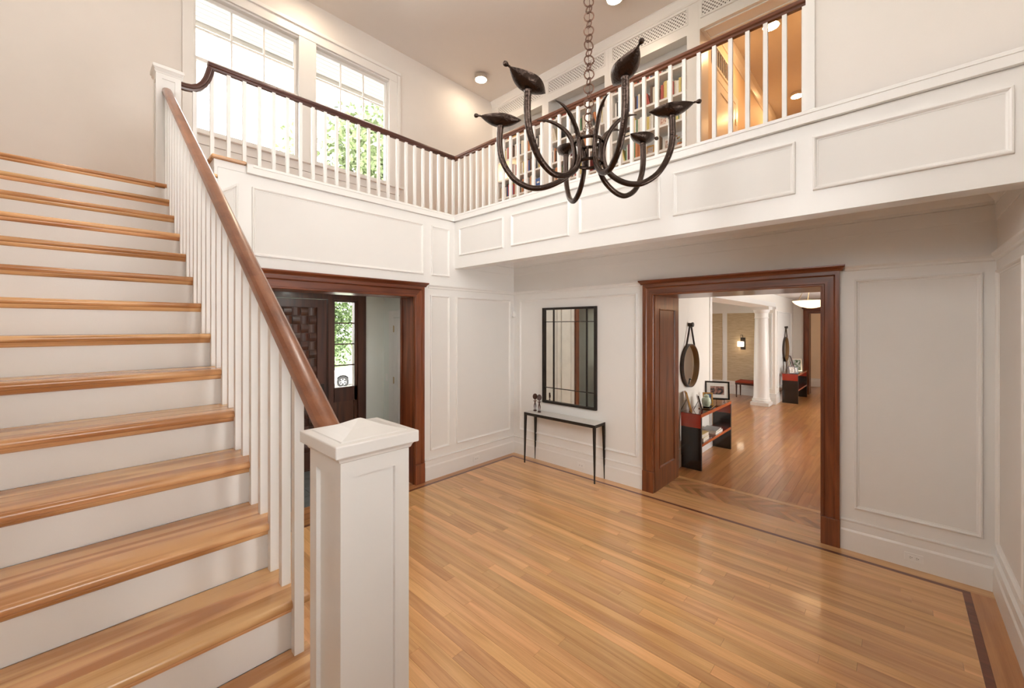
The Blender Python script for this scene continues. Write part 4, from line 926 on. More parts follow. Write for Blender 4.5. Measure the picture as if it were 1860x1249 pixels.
# ------------------------------------------------------------------ books
BK = {}
for k in BOOKCOL:
    m = MB(); m.box(0.0, 1.0, 0.0, 0.10, 0, 1); m.box(0.0, 1.0, 0.90, 1.0, 0, 1); m.box(0.0, 0.06, 0.10, 0.90, 0, 1); m.box(0.06, 0.97, 0.10, 0.90, 0.02, 0.98, 1)
    o = m.build('book', ['book_' + k, 'paper']); BK[k] = o.data; bpy.data.objects.remove(o)
ORD = {1: 'fourth', 2: 'third', 3: 'second', 4: 'top'}
SHORT = ['doorway-side', 'middle', 'window-side']
ALLB = []
def reg(o, col, bay, sh, lie): ALLB.append((bay, sh, col, lie, -(o.location.y), -o.location.z, o))
def book(col, bay, sh, loc, th, dep, h, rot=(0, 0, 0), lie=False):
    o = bpy.data.objects.new('book', BK[col]); COL.objects.link(o); o.location = loc; o.scale = (dep, th, h); o.rotation_euler = rot; reg(o, col, bay, sh, lie)
rb = random.Random(21); cols = list(BOOKCOL)
WTS = {'red': 3, 'orange': 3, 'black': 3, 'dark brown': 3, 'cream': 4, 'white': 4, 'navy blue': 1, 'bright blue': 1, 'green': 1, 'yellow': 2, 'grey': 1, 'tan': 2, 'maroon': 2}
def pick(): return rb.choices(cols, [WTS[c] for c in cols])[0]
def fill(bay, sh, spans, hr=(0.20, 0.27), tr=(0.018, 0.042), dep=(0.15, 0.2), palette=None):
    z = SHELVES[sh] + 0.0005
    for y0, y1, kind in spans:
        if kind == 'pile':
            zz = z
            for q in range(3 + (y1 - y0 > 0.2)):
                th = rb.uniform(0.025, 0.04); w = rb.uniform(0.16, 0.22); col = rb.choice(('black', 'orange', 'dark brown', 'cream', 'white', 'red'))
                o = bpy.data.objects.new('book', BK[col]); COL.objects.link(o); o.scale = (0.15, th, w); o.rotation_euler = (math.pi / 2, 0, 0); o.location = (XB + 0.04, y0 + w, zz)
                reg(o, col, bay, sh, True); zz += th + 0.0005
            continue
        y = y0
        while y < y1 - tr[0]:
            th = min(rb.uniform(*tr), y1 - y); h = rb.uniform(*hr); col = rb.choice(palette) if palette else pick()
            lean = kind == 'lean' and y > y1 - 0.12
            if lean:
                a = math.radians(14); book(col, bay, sh, (XB + rb.uniform(0.03, 0.05), y + 0.002, z + th * math.sin(a) + 0.0005), th, rb.uniform(*dep), h * 0.95, (-a, 0, 0)); y += th + 0.004
                if y > y1 - 0.05: y = y1
            else:
                book(col, bay, sh, (XB + rb.uniform(0.03, 0.055), y, z), th - 0.0006, rb.uniform(*dep), h); y += th
        
# bay beside the doorway
fill(0, 4, [(2.45, 3.22, 'up')], (0.085, 0.11), (0.022, 0.045), palette=['white', 'cream', 'red', 'orange', 'grey', 'navy blue', 'black', 'dark brown'])
fill(0, 3, [(2.11, 2.5, 'up'), (2.52, 2.74, 'lean'), (2.80, 3.22, 'up')])
fill(0, 2, [(2.11, 2.36, 'up'), (2.6, 2.9, 'up')], palette=['yellow', 'yellow', 'cream', 'white', 'green'])
fill(0, 2, [(2.93, 3.16, 'pile')])
fill(0, 1, [(2.11, 2.17, 'up'), (2.52, 2.60, 'up'), (2.78, 3.16, 'lean')])
# middle bay
fill(1, 4, [(3.4, 3.8, 'up'), (4.2, 4.5, 'up')], (0.13, 0.19), (0.025, 0.05))
fill(1, 3, [(3.40, 3.62, 'lean'), (3.74, 4.02, 'up'), (4.3, 4.47, 'lean')])
fill(1, 2, [(3.4, 3.62, 'pile'), (3.66, 3.98, 'up'), (4.1, 4.50, 'up')])
fill(1, 1, [(3.4, 3.62, 'up'), (3.68, 4.06, 'up'), (4.14, 4.5, 'up')])
# bay nearest the windows
fill(2, 4, [(5.0, 5.6, 'up')], (0.06, 0.09), (0.03, 0.05), palette=['orange', 'tan', 'cream', 'yellow'])
fill(2, 3, [(4.68, 5.02, 'up'), (5.08, 5.74, 'up')])
fill(2, 2, [(4.68, 4.82, 'up'), (4.9, 5.48, 'up')])
fill(2, 1, [(4.93, 5.07, 'up'), (5.12, 5.76, 'up')])
NTH = ['first', 'second', 'third', 'fourth', 'fifth', 'sixth', 'seventh', 'eighth', 'ninth', 'tenth']
fam = {}
for e in ALLB: fam.setdefault(e[:4], []).append(e)
for (bay, sh, col, lie), L in fam.items():
    L.sort(key=lambda e: (e[5] if lie else e[4], e[4])); where = 'on the %s shelf of the %s bookcase' % (ORD[sh], SHORT[bay]); st = 'lying' if lie else 'upright'
    for i, e in enumerate(L):
        lab = ('only %s %s book ' % (st, col) + where) if len(L) == 1 else '%s %s %s book from the %s ' % (NTH[i], st, col, 'top' if lie else 'left') + where
        tag(e[6], lab, 'book', 'books on the %s shelf of the %s bookcase' % (ORD[sh], SHORT[bay]))
# other things on the shelves
r = empty('shelf_lamp', (XB + 0.12, 5.64, SHELVES[2] + 0.0005)); tag(r, 'small glowing lamp with a domed shade on the bookcase nearest the windows', 'lamp')
MB().lathe([(0.05, 0), (0.052, 0.01), (0.014, 0.02), (0.011, 0.12), (0.011, 0.14)], (0, 0, 0), 18).build('base', 'brass', r, smooth=True)
MB().lathe([(0.095, 0.10), (0.085, 0.15), (0.06, 0.20), (0.02, 0.225)], (0, 0, 0), 22, cap=False).build('shade', 'shelf_lamp_shade', r, smooth=True)
r = empty('storage_box', (XB + 0.14, 4.80, SHELVES[1] + 0.0005)); tag(r, 'bright blue open box on the shelf of the bookcase nearest the windows', 'box')
m = MB()
for q in ((-0.08, 0.08, -0.09, -0.08), (-0.08, 0.08, 0.08, 0.09), (-0.08, -0.07, -0.08, 0.08), (0.07, 0.08, -0.08, 0.08)): m.box(*q, 0.0, 0.19)
m.box(-0.07, 0.07, -0.08, 0.08, 0, 0.01); m.build('body', 'book_bright blue', r); MB().box(-0.084, -0.08, -0.03, 0.03, 0.10, 0.13).build('label_plate', 'paper', r)
def photo_frame(name, loc, rz, w, h, frame, label, cols, mat_w=0.0, tilt=-12, fw=0.02, stand=True, group=None, bulk=0.016, seed=1.0):
    f = empty(name, loc, rz); tag(f, label, 'picture frame', group); T = Matrix.Rotation(math.radians(tilt), 4, 'X')
    lift = bulk * math.sin(math.radians(abs(tilt))) + 0.0005
    def fin(o): o.matrix_local = Matrix.Translation((0, 0, lift)) @ T; return o
    m = MB()
    for q in ((-w / 2, -w / 2 + fw, 0, h), (w / 2 - fw, w / 2, 0, h), (-w / 2 + fw, w / 2 - fw, 0, fw), (-w / 2 + fw, w / 2 - fw, h - fw, h)): m.box(q[0], q[1], 0, bulk, q[2], q[3])
    fin(m.build('frame', frame, f, bevel=0.002))
    fin(MB().box(-w / 2 + fw * 0.5, w / 2 - fw * 0.5, bulk * 0.45, bulk * 0.9, fw * 0.5, h - fw * 0.5).build('mat', 'mat_board', f))
    pm = picture('picture_' + label.replace(' ', '_')[:40], cols, 3.2 / w, seed); k = fw + mat_w
    fin(MB().box(-w / 2 + k, w / 2 - k, bulk * 0.38, bulk * 0.45, k, h - k).build('photograph', pm.name, f))
    if stand:
        a = math.radians(abs(tilt)); m = MB(); y0 = bulk * math.cos(a) + h * 0.62 * math.sin(a); z0 = h * 0.62 * math.cos(a)
        m.tube([(0, y0, z0), (0, y0 + h * 0.28, 0.004)], 0.004, 6); m.build('strut', 'black_metal', f)
    return f
photo_frame('photo_frame', (XB + 0.10, 2.40, SHELVES[1] + 0.0005), math.radians(-80), 0.16, 0.2, 'stone_top', 'small pale photo frame on the lowest bookcase shelf beside the doorway', [(0.1, 0.08, 0.07), (0.5, 0.35, 0.28), (0.7, 0.66, 0.6)], 0.015)
photo_frame('photo_frame', (XB + 0.10, 2.68, SHELVES[1] + 0.0005), math.radians(-85), 0.13, 0.17, 'gold_frame', 'small gold photo frame on the lowest bookcase shelf beside the doorway', [(0.12, 0.1, 0.08), (0.55, 0.4, 0.3), (0.3, 0.4, 0.5)], 0.0, seed=4.0)
photo_frame('photo_frame', (XB + 0.10, 2.48, SHELVES[2] + 0.0005), math.radians(-84), 0.15, 0.19, 'book_cream', 'cream photo frame among yellow books on the second bookcase shelf', [(0.15, 0.1, 0.08), (0.5, 0.25, 0.2), (0.7, 0.6, 0.5)], 0.012, seed=2.0)
r = empty('flower_pot', (XB + 0.12, 2.545 - 0.30 + 0.02, SHELVES[1] + 0.0005)); r.location.y = 2.235; tag(r, 'tiny clay pot of bright flowers on the bookcase beside the doorway', 'plant')
MB().lathe([(0.028, 0), (0.038, 0.05), (0.042, 0.05), (0.042, 0.065), (0.036, 0.065)], (0, 0, 0), 16).build('pot', 'book_orange', r, smooth=True)
for i in range(6):
    a = i * 1.05; e = (0.04 * math.cos(a), 0.05 * math.sin(a), 0.13 + 0.02 * (i % 3)); s = MB().tube([(0, 0, 0.06), (e[0] * .5, e[1] * .5, 0.1), e], 0.002, 5).build('stem', 'leaf', r)
    MB().lathe([(0.004, -0.006), (0.016, 0.0), (0.012, 0.008), (0.003, 0.01)], e, 8).build('blossom', ('book_yellow', 'book_red', 'book_orange')[i % 3], s)

# ------------------------------------------------------------------ corridor door
d3 = empty('door_3', (7.0, 1.946, ZG)); struct(d3, 'white panelled door in the warm upper corridor', 'door')
def c3(nm, mat, par, *q, bevel=0.0): return MB().box(q[0] - 7.0, q[1] - 7.0, q[2] - 1.946, q[3] - 1.946, q[4] - ZG, q[5] - ZG).build(nm, mat, par, bevel=bevel)
c3('casing', 'trim', d3, 7.42, 7.54, 1.92, 1.946, ZG, 5.87, bevel=0.006); c3('casing', 'trim', d3, 6.38, 6.50, 1.92, 1.946, ZG, 5.87, bevel=0.006); c3('casing', 'trim', d3, 6.50, 7.42, 1.92, 1.946, 5.75, 5.87, bevel=0.006)
lf = c3('leaf', 'trim', d3, 6.505, 7.415, 1.936, 1.946, ZG + 0.01, 5.745)
for a, b, e, f in ((6.505, 6.63, ZG + 0.01, 5.745), (7.29, 7.415, ZG + 0.01, 5.745), (6.63, 7.29, ZG + 0.01, ZG + 0.25), (6.63, 7.29, 5.62, 5.745), (6.63, 7.29, 4.7, 4.82)): c3('frame_member', 'trim', lf, a, b, 1.925, 1.936, e, f)
for z in (5.45, 4.2): c3('hinge', 'brass', d3, 7.40, 7.425, 1.914, 1.924, z - 0.05, z + 0.05)
r = empty('transom_grille', (6.7, 1.946, 6.08)); tag(r, 'white barred air grille above the corridor door', 'grille')
MB().box(-0.4, 0.4, -0.003, 0, -0.14, 0.14).build('back', 'vent_dark', r)
m = MB(); m.box(-0.42, 0.42, -0.02, -0.003, -0.16, -0.13); m.box(-0.42, 0.42, -0.02, -0.003, 0.13, 0.16); m.box(-0.42, -0.39, -0.02, -0.003, -0.13, 0.13); m.box(0.39, 0.42, -0.02, -0.003, -0.13, 0.13); m.build('frame', 'trim', r)
for i in range(9): MB().box(-0.36 + i * 0.09 - 0.006, -0.36 + i * 0.09 + 0.006, -0.014, -0.003, -0.13, 0.13).build('bar', 'trim', r)

# ================================================================== LIVING ROOM
def console(loc, label, L=1.48, D=0.285, Hh=0.82):
    c = empty('console', loc); tag(c, label, 'console')
    t = 0.035; zb = 0.615
    MB().box(0, L, 0, D, Hh - 0.012, Hh).build('top', 'dark_red_lacquer', c, bevel=0.001)
    MB().box(t, L - t, 0.004, D, Hh - 0.045, Hh - 0.012).build('top_core', 'dark_red_lacquer', c)
    MB().box(0, L, -0.004, 0.004, Hh - 0.048, Hh - 0.001).build('top_edge', 'red_edge', c)
    for x in (0, L - t):
        e = MB().box(x, x + t, 0.002, D, 0, zb).build('end_panel', 'black_lacquer', c)
        MB().box(x, x + t, 0.002, D, zb, Hh - 0.012).build('end_band', 'red_lacquer', c)
        MB().box(x - 0.001, x + t + 0.001, -0.004, 0.002, 0, Hh - 0.048).build('end_edge', 'leather', e)
    s = MB().box(t, L - t, 0.004, D, 0.345, 0.378).build('shelf', 'dark_red_lacquer', c)
    MB().box(t, L - t, -0.004, 0.004, 0.343, 0.380).build('shelf_edge', 'red_edge', s)
    return c
console((6.17, 2.055, 0), 'near red and black lacquer console against the living room wall')
console((13.27, 1.925, 0), 'far red and black lacquer console beyond the white column', 1.5, 0.36, 0.80)
def round_mirror(loc, label, R=0.335):
    c = empty('round_mirror', loc); tag(c, label, 'mirror'); d = 0.055
    MB().lathe([(R, 0.0), (R, -d), (R - 0.012, -d), (R - 0.014, -0.014)], (0, 0, 0), 48, axis='y', cap=False).build('rim', 'leather', c, smooth=True)
    MB().lathe([(R - 0.0125, -d + 0.002), (R - 0.0145, -0.014)], (0, 0, 0), 48, axis='y', cap=False).build('rim_lining', 'tan_inner', c, smooth=True)
    MB().lathe([(R - 0.013, -0.004), (R - 0.013, -0.013), (0.001, -0.013)], (0, 0, 0), 48, axis='y', cap=False).build('mirror_glass', 'mirror', c)
    zk = 0.635
    for s in (-1, 1):
        a = math.radians(58); x, z = s * R * math.cos(a), R * math.sin(a)
        MB().hexa([(x - s * 0.0 - 0.006, -0.045, z), (x + 0.006, -0.045, z), (x + 0.006, -0.02, z), (x - 0.006, -0.02, z)], [(s * 0.02 - 0.006, -0.045, zk), (s * 0.02 + 0.006, -0.045, zk), (s * 0.02 + 0.006, -0.02, zk), (s * 0.02 - 0.006, -0.02, zk)]).build('strap', 'leather', c)
    MB().lathe([(0.028, 0.0), (0.028, -0.05), (0.036, -0.055), (0.036, -0.075), (0.028, -0.08)], (0, 0, zk), 18, axis='y').build('peg', 'leather', c, smooth=True)
    return c
round_mirror((6.52, 2.36, 1.488), 'near round mirror hung by a leather strap over the near console')
round_mirror((14.05, 2.36, 1.43), 'far round mirror hung by a strap over the far console', 0.36)
TZ = 0.8205
g1 = 'things on the near console'
photo_frame('photo_frame', (7.30, 2.17, TZ + 0.055), math.radians(-68), 0.37, 0.30, 'black_lacquer', 'large black photo frame with a white mat on the near console', [(0.03, 0.02, 0.02), (0.05, 0.05, 0.05), (0.30, 0.14, 0.11), (0.45, 0.33, 0.28), (0.08, 0.09, 0.08)], 0.055, -10, 0.026, False)
r = empty('display_easel', (7.30, 2.17, TZ), math.radians(-68)); tag(r, 'scrolled black metal easel under the large photo frame', 'easel')
m = MB()
for s in (-1, 1):
    m.tube([(s * 0.10, -0.05, 0.012)] + [(s * 0.10 + 0.016 * math.sin(t), -0.05, 0.018 - 0.016 * math.cos(t)) for t in [0.6 * i for i in range(1, 10)]], 0.003, 6)
    m.tube([(s * 0.10, -0.05, 0.006), (s * 0.10, -0.02, 0.045), (s * 0.10, 0.05, 0.05)], 0.004, 6); m.tube([(s * 0.10, 0.03, 0.05), (s * 0.09, 0.085, 0.22)], 0.004, 6)
m.build('front_rest', 'black_metal', r); MB().tube([(-0.12, 0.03, 0.05), (0.12, 0.03, 0.05)], 0.004, 6).build('crossbar', 'black_metal', r)
MB().tube([(0, 0.085, 0.2), (0, 0.14, 0.003)], 0.004, 6).build('back_leg', 'black_metal', r)
photo_frame('photo_frame', (6.99, 2.215, TZ), math.radians(-60), 0.15, 0.20, 'gold_frame', 'small gold photo frame behind the ginger jar', [(0.05, 0.06, 0.1), (0.1, 0.2, 0.35), (0.35, 0.3, 0.3)], 0.0, -12, 0.022, True, seed=3.0)
photo_frame('photo_frame', (6.30, 2.235, TZ), math.radians(28), 0.17, 0.30, 'gold_frame', 'tall photo frame seen edge-on at the near end of the near console', [(0.1, 0.06, 0.04), (0.3, 0.2, 0.12), (0.5, 0.4, 0.3)], 0.0, -14, 0.02, True, seed=5.0, bulk=0.022)
photo_frame('photo_frame', (6.50, 2.15, TZ), math.radians(28), 0.15, 0.23, 'black_lacquer', 'black photo frame seen edge-on in front of the tall one', [(0.1, 0.06, 0.04), (0.3, 0.2, 0.12), (0.5, 0.4, 0.3)], 0.0, -14, 0.018, True, seed=6.0, bulk=0.018)
r = empty('ginger_jar', (6.74, 2.165, TZ + 0.0135)); tag(r, 'green and white porcelain ginger jar on the near console', 'jar')
MB().lathe([(0.045, 0.0), (0.048, 0.006), (0.052, 0.012)], (0, 0, 0), 24).build('stand', 'black_lacquer', r, smooth=True)
MB().lathe([(0.048, 0.012), (0.060, 0.04), (0.069, 0.085), (0.066, 0.12), (0.048, 0.148), (0.036, 0.155), (0.036, 0.165)], (0, 0, 0), 28).build('body', 'porcelain', r, smooth=True)
MB().lathe([(0.040, 0.162), (0.040, 0.178), (0.03, 0.192), (0.008, 0.197), (0.009, 0.204), (0.002, 0.207)], (0, 0, 0), 22).build('lid', 'porcelain', r, smooth=True)
r = empty('tray', (6.78, 2.165, TZ), 0.1); tag(r, 'flat gold-edged tray under the ginger jar', 'tray')
MB().box(-0.19, 0.19, -0.085, 0.085, 0, 0.010).build('base', 'black_lacquer', r); m = MB()
for q in ((-0.19, 0.19, -0.085, -0.077), (-0.19, 0.19, 0.077, 0.085), (-0.19, -0.182, -0.077, 0.077), (0.182, 0.19, -0.077, 0.077)): m.box(*q, 0.010, 0.0125)
m.build('rim', 'gold_frame', r)
def flat_book(loc, rz, w, d, th, col, label):
    r = empty('book', loc, rz); tag(r, label, 'book', 'books on the near console shelf')
    m = MB(); m.box(-w / 2, w / 2, -d / 2, d / 2, 0, 0.003); m.box(-w / 2, w / 2, -d / 2, d / 2, th - 0.003, th); m.box(-w / 2, w / 2, d / 2 - 0.003, d / 2, 0.003, th - 0.003); m.build('cover', col, r)
    MB().box(-w / 2 + 0.004, w / 2 - 0.004, -d / 2 + 0.004, d / 2 - 0.003, 0.003, th - 0.003).build('pages', 'paper', r)
zs = 0.3785
flat_book((6.50, 2.195, zs), 0.05, 0.30, 0.22, 0.05, 'paper', 'thick cream book at the bottom of the near pile on the console shelf')
flat_book((6.49, 2.20, zs + 0.0505), -0.02, 0.29, 0.21, 0.055, 'book_yellow', 'green-yellow book on top of the near pile on the console shelf')
flat_book((7.10, 2.20, zs), 0.0, 0.36, 0.24, 0.028, 'mat_board', 'white book at the bottom of the far pile on the console shelf')
flat_book((7.10, 2.20, zs + 0.0285), 0.06, 0.33, 0.22, 0.024, 'book_grey', 'blue-grey book on top of the far pile on the console shelf')
# far console
TZ2 = 0.8005
photo_frame('photo_frame', (14.15, 2.11, TZ2), math.radians(-70), 0.32, 0.36, 'chrome', 'large silver photo frame on the far console', [(0.02, 0.03, 0.02), (0.1, 0.15, 0.08), (0.5, 0.5, 0.48), (0.2, 0.2, 0.2)], 0.0, -16, 0.025, seed=8.0)
photo_frame('photo_frame', (13.80, 2.06, TZ2), math.radians(20), 0.22, 0.48, 'carved_wood', 'tall dark frame leaning edge-on on the far console', [(0.05, 0.03, 0.02), (0.2, 0.12, 0.08), (0.3, 0.2, 0.15)], 0.0, -16, 0.025, seed=9.0, bulk=0.025)
photo_frame('photo_frame', (13.36, 2.06, TZ2), math.radians(-50), 0.17, 0.20, 'carved_wood', 'small brown photo frame at the near end of the far console', [(0.1, 0.06, 0.04), (0.4, 0.3, 0.2), (0.6, 0.5, 0.45)], 0.0, -14, 0.02, seed=10.0)
photo_frame('photo_frame', (13.52, 2.02, TZ2), math.radians(-55), 0.15, 0.17, 'black_lacquer', 'small black photo frame second from the near end of the far console', [(0.1, 0.06, 0.04), (0.5, 0.4, 0.3), (0.7, 0.66, 0.6)], 0.0, -14, 0.02, seed=11.0)
r = empty('vase', (13.45, 2.10, 0.3785)); tag(r, 'pale lidded vase on the far console shelf', 'vase')
MB().lathe([(0.05, 0.0), (0.075, 0.05), (0.07, 0.12), (0.04, 0.16), (0.045, 0.175)], (0, 0, 0), 20).build('body', 'stone_top', r, smooth=True); MB().lathe([(0.047, 0.175), (0.03, 0.19), (0.008, 0.195), (0.01, 0.21), (0.002, 0.215)], (0, 0, 0), 16).build('lid', 'stone_top', r, smooth=True)
r = empty('book', (13.75, 2.09, 0.3785), 0.1); tag(r, 'small white book lying on the far console shelf', 'book')
MB().box(-0.11, 0.11, -0.08, 0.08, 0.0, 0.003).build('cover', 'mat_board', r); MB().box(-0.108, 0.108, -0.077, 0.078, 0.003, 0.04).build('pages', 'paper', r)

# column
c = empty('column', (12.50, 2.62, 0)); tag(c, 'white round column with a square plinth in the living room opening', 'column')
MB().box(-0.235, 0.235, -0.215, 0.215, 0, 0.09).build('plinth', 'trim', c, bevel=0.004)
MB().lathe([(0.20, 0.09), (0.215, 0.10), (0.222, 0.125), (0.215, 0.15), (0.20, 0.16), (0.195, 0.17), (0.20, 0.185), (0.19, 0.2)], (0, 0, 0), 40).build('base', 'trim', c, smooth=True)
MB().lathe([(0.19, 0.2), (0.182, 0.22), (0.18, 0.6), (0.176, 1.1), (0.166, 1.7), (0.155, 2.3)], (0, 0, 0), 40).build('shaft', 'trim', c, smooth=True)
MB().lathe([(0.155, 2.3), (0.168, 2.31), (0.168, 2.33), (0.156, 2.34), (0.156, 2.44), (0.175, 2.46), (0.19, 2.50), (0.195, 2.53)], (0, 0, 0), 40).build('capital', 'trim', c, smooth=True)
MB().box(-0.215, 0.215, -0.21, 0.21, 2.53, 2.61).build('abacus', 'trim', c)
# chair
c = empty('side_chair', (13.55, 3.20, 0)); tag(c, 'dark wooden side chair with a red upholstered seat behind the column', 'chair')
for x in (-0.21, 0.21):
    for y, ln in ((0.24, 0.42), (-0.22, 0.42)):
        k = 0.02; dy = -0.05 if y < 0 else 0.0
        MB().hexa([(x - .012, y + dy - .012, 0), (x + .012, y + dy - .012, 0), (x + .012, y + dy + .012, 0), (x - .012, y + dy + .012, 0)], [(x - k, y - k, ln), (x + k, y - k, ln), (x + k, y + k, ln), (x - k, y + k, ln)]).build('leg', 'carved_wood', c)
MB().box(-0.235, 0.235, -0.24, 0.27, 0.38, 0.43).build('seat_rail', 'carved_wood', c)
m = MB(); L = []
for z, s in ((0.43, 1.0), (0.455, 1.02), (0.48, 0.97), (0.492, 0.8), (0.497, 0.4)): L.append([(-0.235 * s, -0.22 * s + 0.01, z), (0.235 * s, -0.22 * s + 0.01, z), (0.235 * s, 0.27 * s, z), (-0.235 * s, 0.27 * s, z)])
m.loops(L); m.build('seat', 'red_fabric', c, bevel=0.01)
bk = MB().hexa([(-0.225, -0.25, 0.43), (0.225, -0.25, 0.43), (0.225, -0.215, 0.43), (-0.225, -0.215, 0.43)], [(-0.225, -0.33, 0.92), (0.225, -0.33, 0.92), (0.225, -0.30, 0.92), (-0.225, -0.30, 0.92)]).build('backrest', 'carved_wood', c, bevel=0.006)
# sconce and pendant
c = empty('wall_sconce', (13.893, 3.40, 1.39)); tag(c, 'black wall sconce with a cream drum shade on the grasscloth wall', 'sconce')
MB().box(-0.02, 0, -0.065, 0.065, 0.0, 0.36).build('back_plate', 'black_metal', c, bevel=0.003); MB().tube([(-0.02, 0, 0.30), (-0.06, 0, 0.44), (-0.08, 0, 0.44)], 0.008).build('arm', 'black_metal', c)
MB().lathe([(0.088, 0.09), (0.088, 0.24), (0.084, 0.24), (0.084, 0.09)], (-0.11, 0.04, 0), 28, cap=False).build('shade', 'sconce_shade', c, smooth=True); MB().tube([(-0.11, 0.04, 0.44), (-0.11, 0.04, 0.2)], 0.004).build('stem', 'black_metal', c); MB().tube([(-0.08, 0, 0.44), (-0.11, 0.04, 0.44)], 0.006).build('elbow', 'black_metal', c)
c = empty('pendant_lamp', (8.30, 1.02, 2.50)); tag(c, 'glowing alabaster bowl pendant hanging in the living room', 'lamp')
MB().lathe([(0.001, -0.105), (0.06, -0.10), (0.15, -0.075), (0.22, -0.035), (0.265, 0.015), (0.262, 0.018), (0.215, -0.028), (0.145, -0.066), (0.06, -0.09), (0.001, -0.094)], (0, 0, 0), 40, cap=False).build('bowl', 'bowl_glass', c, smooth=True)
for k in range(3):
    a = math.radians(20 + 120 * k); MB().tube([(0.25 * math.cos(a), 0.25 * math.sin(a), 0.0), (0.02 * math.cos(a), 0.02 * math.sin(a), 0.40)], 0.004, 6).build('rod', 'brass', c)
MB().lathe([(0.06, 0.44), (0.062, 0.43), (0.03, 0.405), (0.02, 0.39)], (0, 0, 0), 20).build('ceiling_canopy', 'brass', c, smooth=True)
# recessed lamps; living room and vestibule ones are unseen, added for fill
def downlight(loc, label, mat, r=0.075):
    o = empty('recessed_lamp', loc); tag(o, label, 'lamp', 'recessed lamps in the lower ceilings')
    MB().lathe([(r + 0.02, 0.0), (r + 0.02, -0.006), (r, -0.006), (r, 0.0)], (0, 0, 0), 24, cap=False).build('trim_ring', 'trim', o); MB().lathe([(r, -0.002), (r * 0.98, -0.0035), (0.001, -0.004)], (0, 0, 0), 24, cap=False).build('lens', mat, o)
emit('downlight_fill_lens', (1.0, 0.78, 0.50), 75.0)  # warm fill added out of view in the living room
emit('far_lens', (1.0, 0.62, 0.30), 26.0)
emit('vestibule_fill_lens', (0.96, 1.0, 0.92), 60.0)  # greenish fill added to brighten the vestibule
for k, (x, y) in enumerate(((7.6, -0.25), (10.4, -0.25), (13.2, -0.25))): downlight((x, y, 2.94), ('nearest', 'middle', 'farthest')[k] + ' unseen fill lamp added to the living room ceiling', 'downlight_fill_lens')
downlight((2.2, 5.45, 2.62), 'hidden fill lamp added to the vestibule ceiling', 'vestibule_fill_lens')
downlight((16.5, 1.2, 2.94), 'recessed lamp beyond the far dark doorway', 'far_lens', 0.09)

# ================================================================== OUTSIDE
struct(MB().box(-60, 90, 6.9, 120, -1.75, -1.6).build('ground', 'lawn'), 'lawn outside the house', 'ground')
struct(MB().box(-20, 60, 6.95, 30, -1.6, -1.59).build('driveway', 'gravel'), 'pale driveway outside the front door', 'driveway')  # brought up to the house so it bounces neutral light onto the soffit
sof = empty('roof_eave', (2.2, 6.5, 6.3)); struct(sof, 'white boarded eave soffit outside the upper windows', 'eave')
for i in range(8): MB().box(-3.4, 4.6, -0.39 + i * 0.104, -0.39 + i * 0.104 + 0.096, -0.03, -0.012).build('soffit_board', 'soffit_shaded_white', sof)
MB().box(-3.4, 4.6, -0.39, 0.45, -0.012, 0.05).build('soffit_back', 'shingle', sof); MB().box(-3.4, 4.6, 0.45, 0.48, -0.09, 0.15).build('fascia', 'soffit_shaded_white', sof)
def tree(loc, rx, rz, hz, n, mat, label, seed, leaf=0.13):
    t = empty('tree', loc); tag(t, label, 'tree', 'trees beyond the driveway'); rr = random.Random(seed)
    m = MB(); m.tube([(0, 0, 0), (0.1, 0.05, hz * 0.4), (0.0, 0.1, hz)], [0.2, 0.15, 0.08], 10)
    for k in range(6):
        a = k * 1.05; m.tube([(0.05, 0.05, hz * 0.45), (rx * 0.3 * math.cos(a), rx * 0.3 * math.sin(a), hz * 0.8), (rx * 0.6 * math.cos(a), rx * 0.6 * math.sin(a), hz + rz * 0.2)], [0.07, 0.05, 0.02], 6)
    m.build('trunk', 'bark', t)
    m = MB(); cl = [(rr.gauss(0, 0.45), rr.gauss(0, 0.45), rr.gauss(0, 0.45)) for _ in range(40)]
    for i in range(n):
        c = cl[i % 40]; p = Vector((c[0] * rx + rr.gauss(0, .16) * rx, c[1] * rx + rr.gauss(0, .16) * rx, hz + c[2] * rz + rr.gauss(0, .16) * rz))
        u = Vector((rr.gauss(0, 1), rr.gauss(0, 1), rr.gauss(0, 1))).normalized(); v = u.cross(Vector((rr.gauss(0, 1), rr.gauss(0, 1), rr.gauss(0, 1)))).normalized(); s = leaf * rr.uniform(.6, 1.3)
        m.add([p + u * s, p + v * s * .55, p - u * s, p - v * s * .55], [(0, 1, 2, 3)])
    me = bpy.data.meshes.new('foliage'); me.from_pydata(m.v, [], m.f); me.materials.append(MATS[mat]); o = bpy.data.objects.new('foliage', me); COL.objects.link(o); o.parent = t
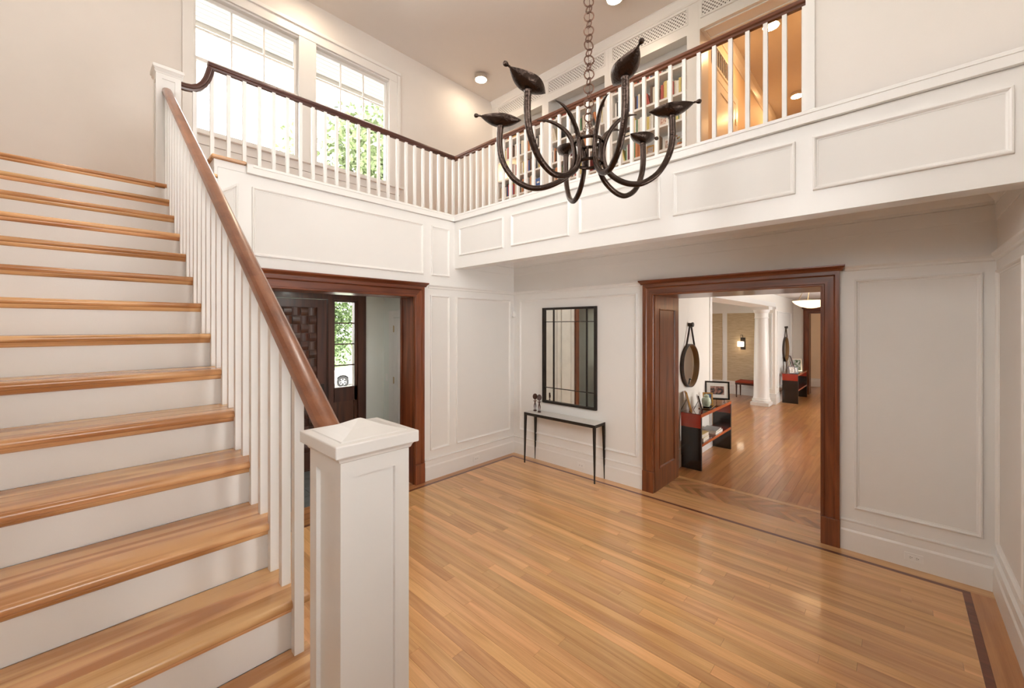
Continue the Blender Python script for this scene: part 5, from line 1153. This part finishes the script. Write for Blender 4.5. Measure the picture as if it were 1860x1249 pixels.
tree((10.6, 19.6, -1.6), 2.9, 4.4, 11.2, 9000, 'leaf_pale', 'tall pale green tree seen through the right upper window', 1, 0.17)
tree((13.0, 37.0, -1.6), 6.0, 4.6, 4.6, 30000, 'leaf', 'broad leafy tree behind the parked car, seen through the sidelight', 3, 0.15)
tree((38.0, 40.0, -1.6), 5.0, 4.6, 4.6, 9000, 'leaf', 'leafy tree standing alone far to the right of the parked car', 4, 0.2)
# parked car, nose to the left
car = empty('car', (12.50, 24.46, -1.59), math.radians(-24)); tag(car, 'white parked car seen through the sidelight', 'car')
def arc(cx, r, a0, a1, n=8): return [(cx + r * math.cos(math.radians(lerp(a0, a1, k / n))), 0.34 + r * math.sin(math.radians(lerp(a0, a1, k / n)))) for k in range(n + 1)]
P = [(-2.3, 0.35), (-2.35, 0.75), (-2.2, 0.98), (-1.1, 1.12), (-0.45, 1.62), (0.0, 1.72), (1.5, 1.72), (2.1, 1.55), (2.3, 1.05), (2.33, 0.4)] + arc(1.4, 0.40, 0, 180) + arc(-1.4, 0.40, 0, 180)
MB().prism(P, 'y', -0.88, 0.88).build('body', 'car_white', car, bevel=0.04)
for q in (((-0.95, 1.14), (-0.42, 1.56), (0.28, 1.62), (0.28, 1.14)), ((0.36, 1.14), (0.36, 1.62), (1.2, 1.62), (1.75, 1.5), (1.95, 1.14))):
    for y in (-0.89, 0.875): MB().prism(q, 'y', y, y + 0.015).build('side_window', 'car_glass', car)
for x in (-1.4, 1.4):
    for y in (-0.80, 0.80):
        wl = MB().lathe([(0.2, -0.11), (0.32, -0.11), (0.34, -0.08), (0.34, 0.08), (0.32, 0.11), (0.2, 0.11)], (x, y, 0.34), 28, axis='y').build('tyre', 'tyre', car, smooth=True)
        m = MB(); m.lathe([(0.205, -0.10), (0.20, -0.115), (0.18, -0.10)], (x, y, 0.34), 28, axis='y'); 
        for k in range(6):
            a = k * math.pi / 3; m.tube([(x, y - 0.112, 0.34), (x + 0.19 * math.cos(a), y - 0.112, 0.34 + 0.19 * math.sin(a))], 0.022, 6)
        m.build('wheel_rim', 'chrome', wl)
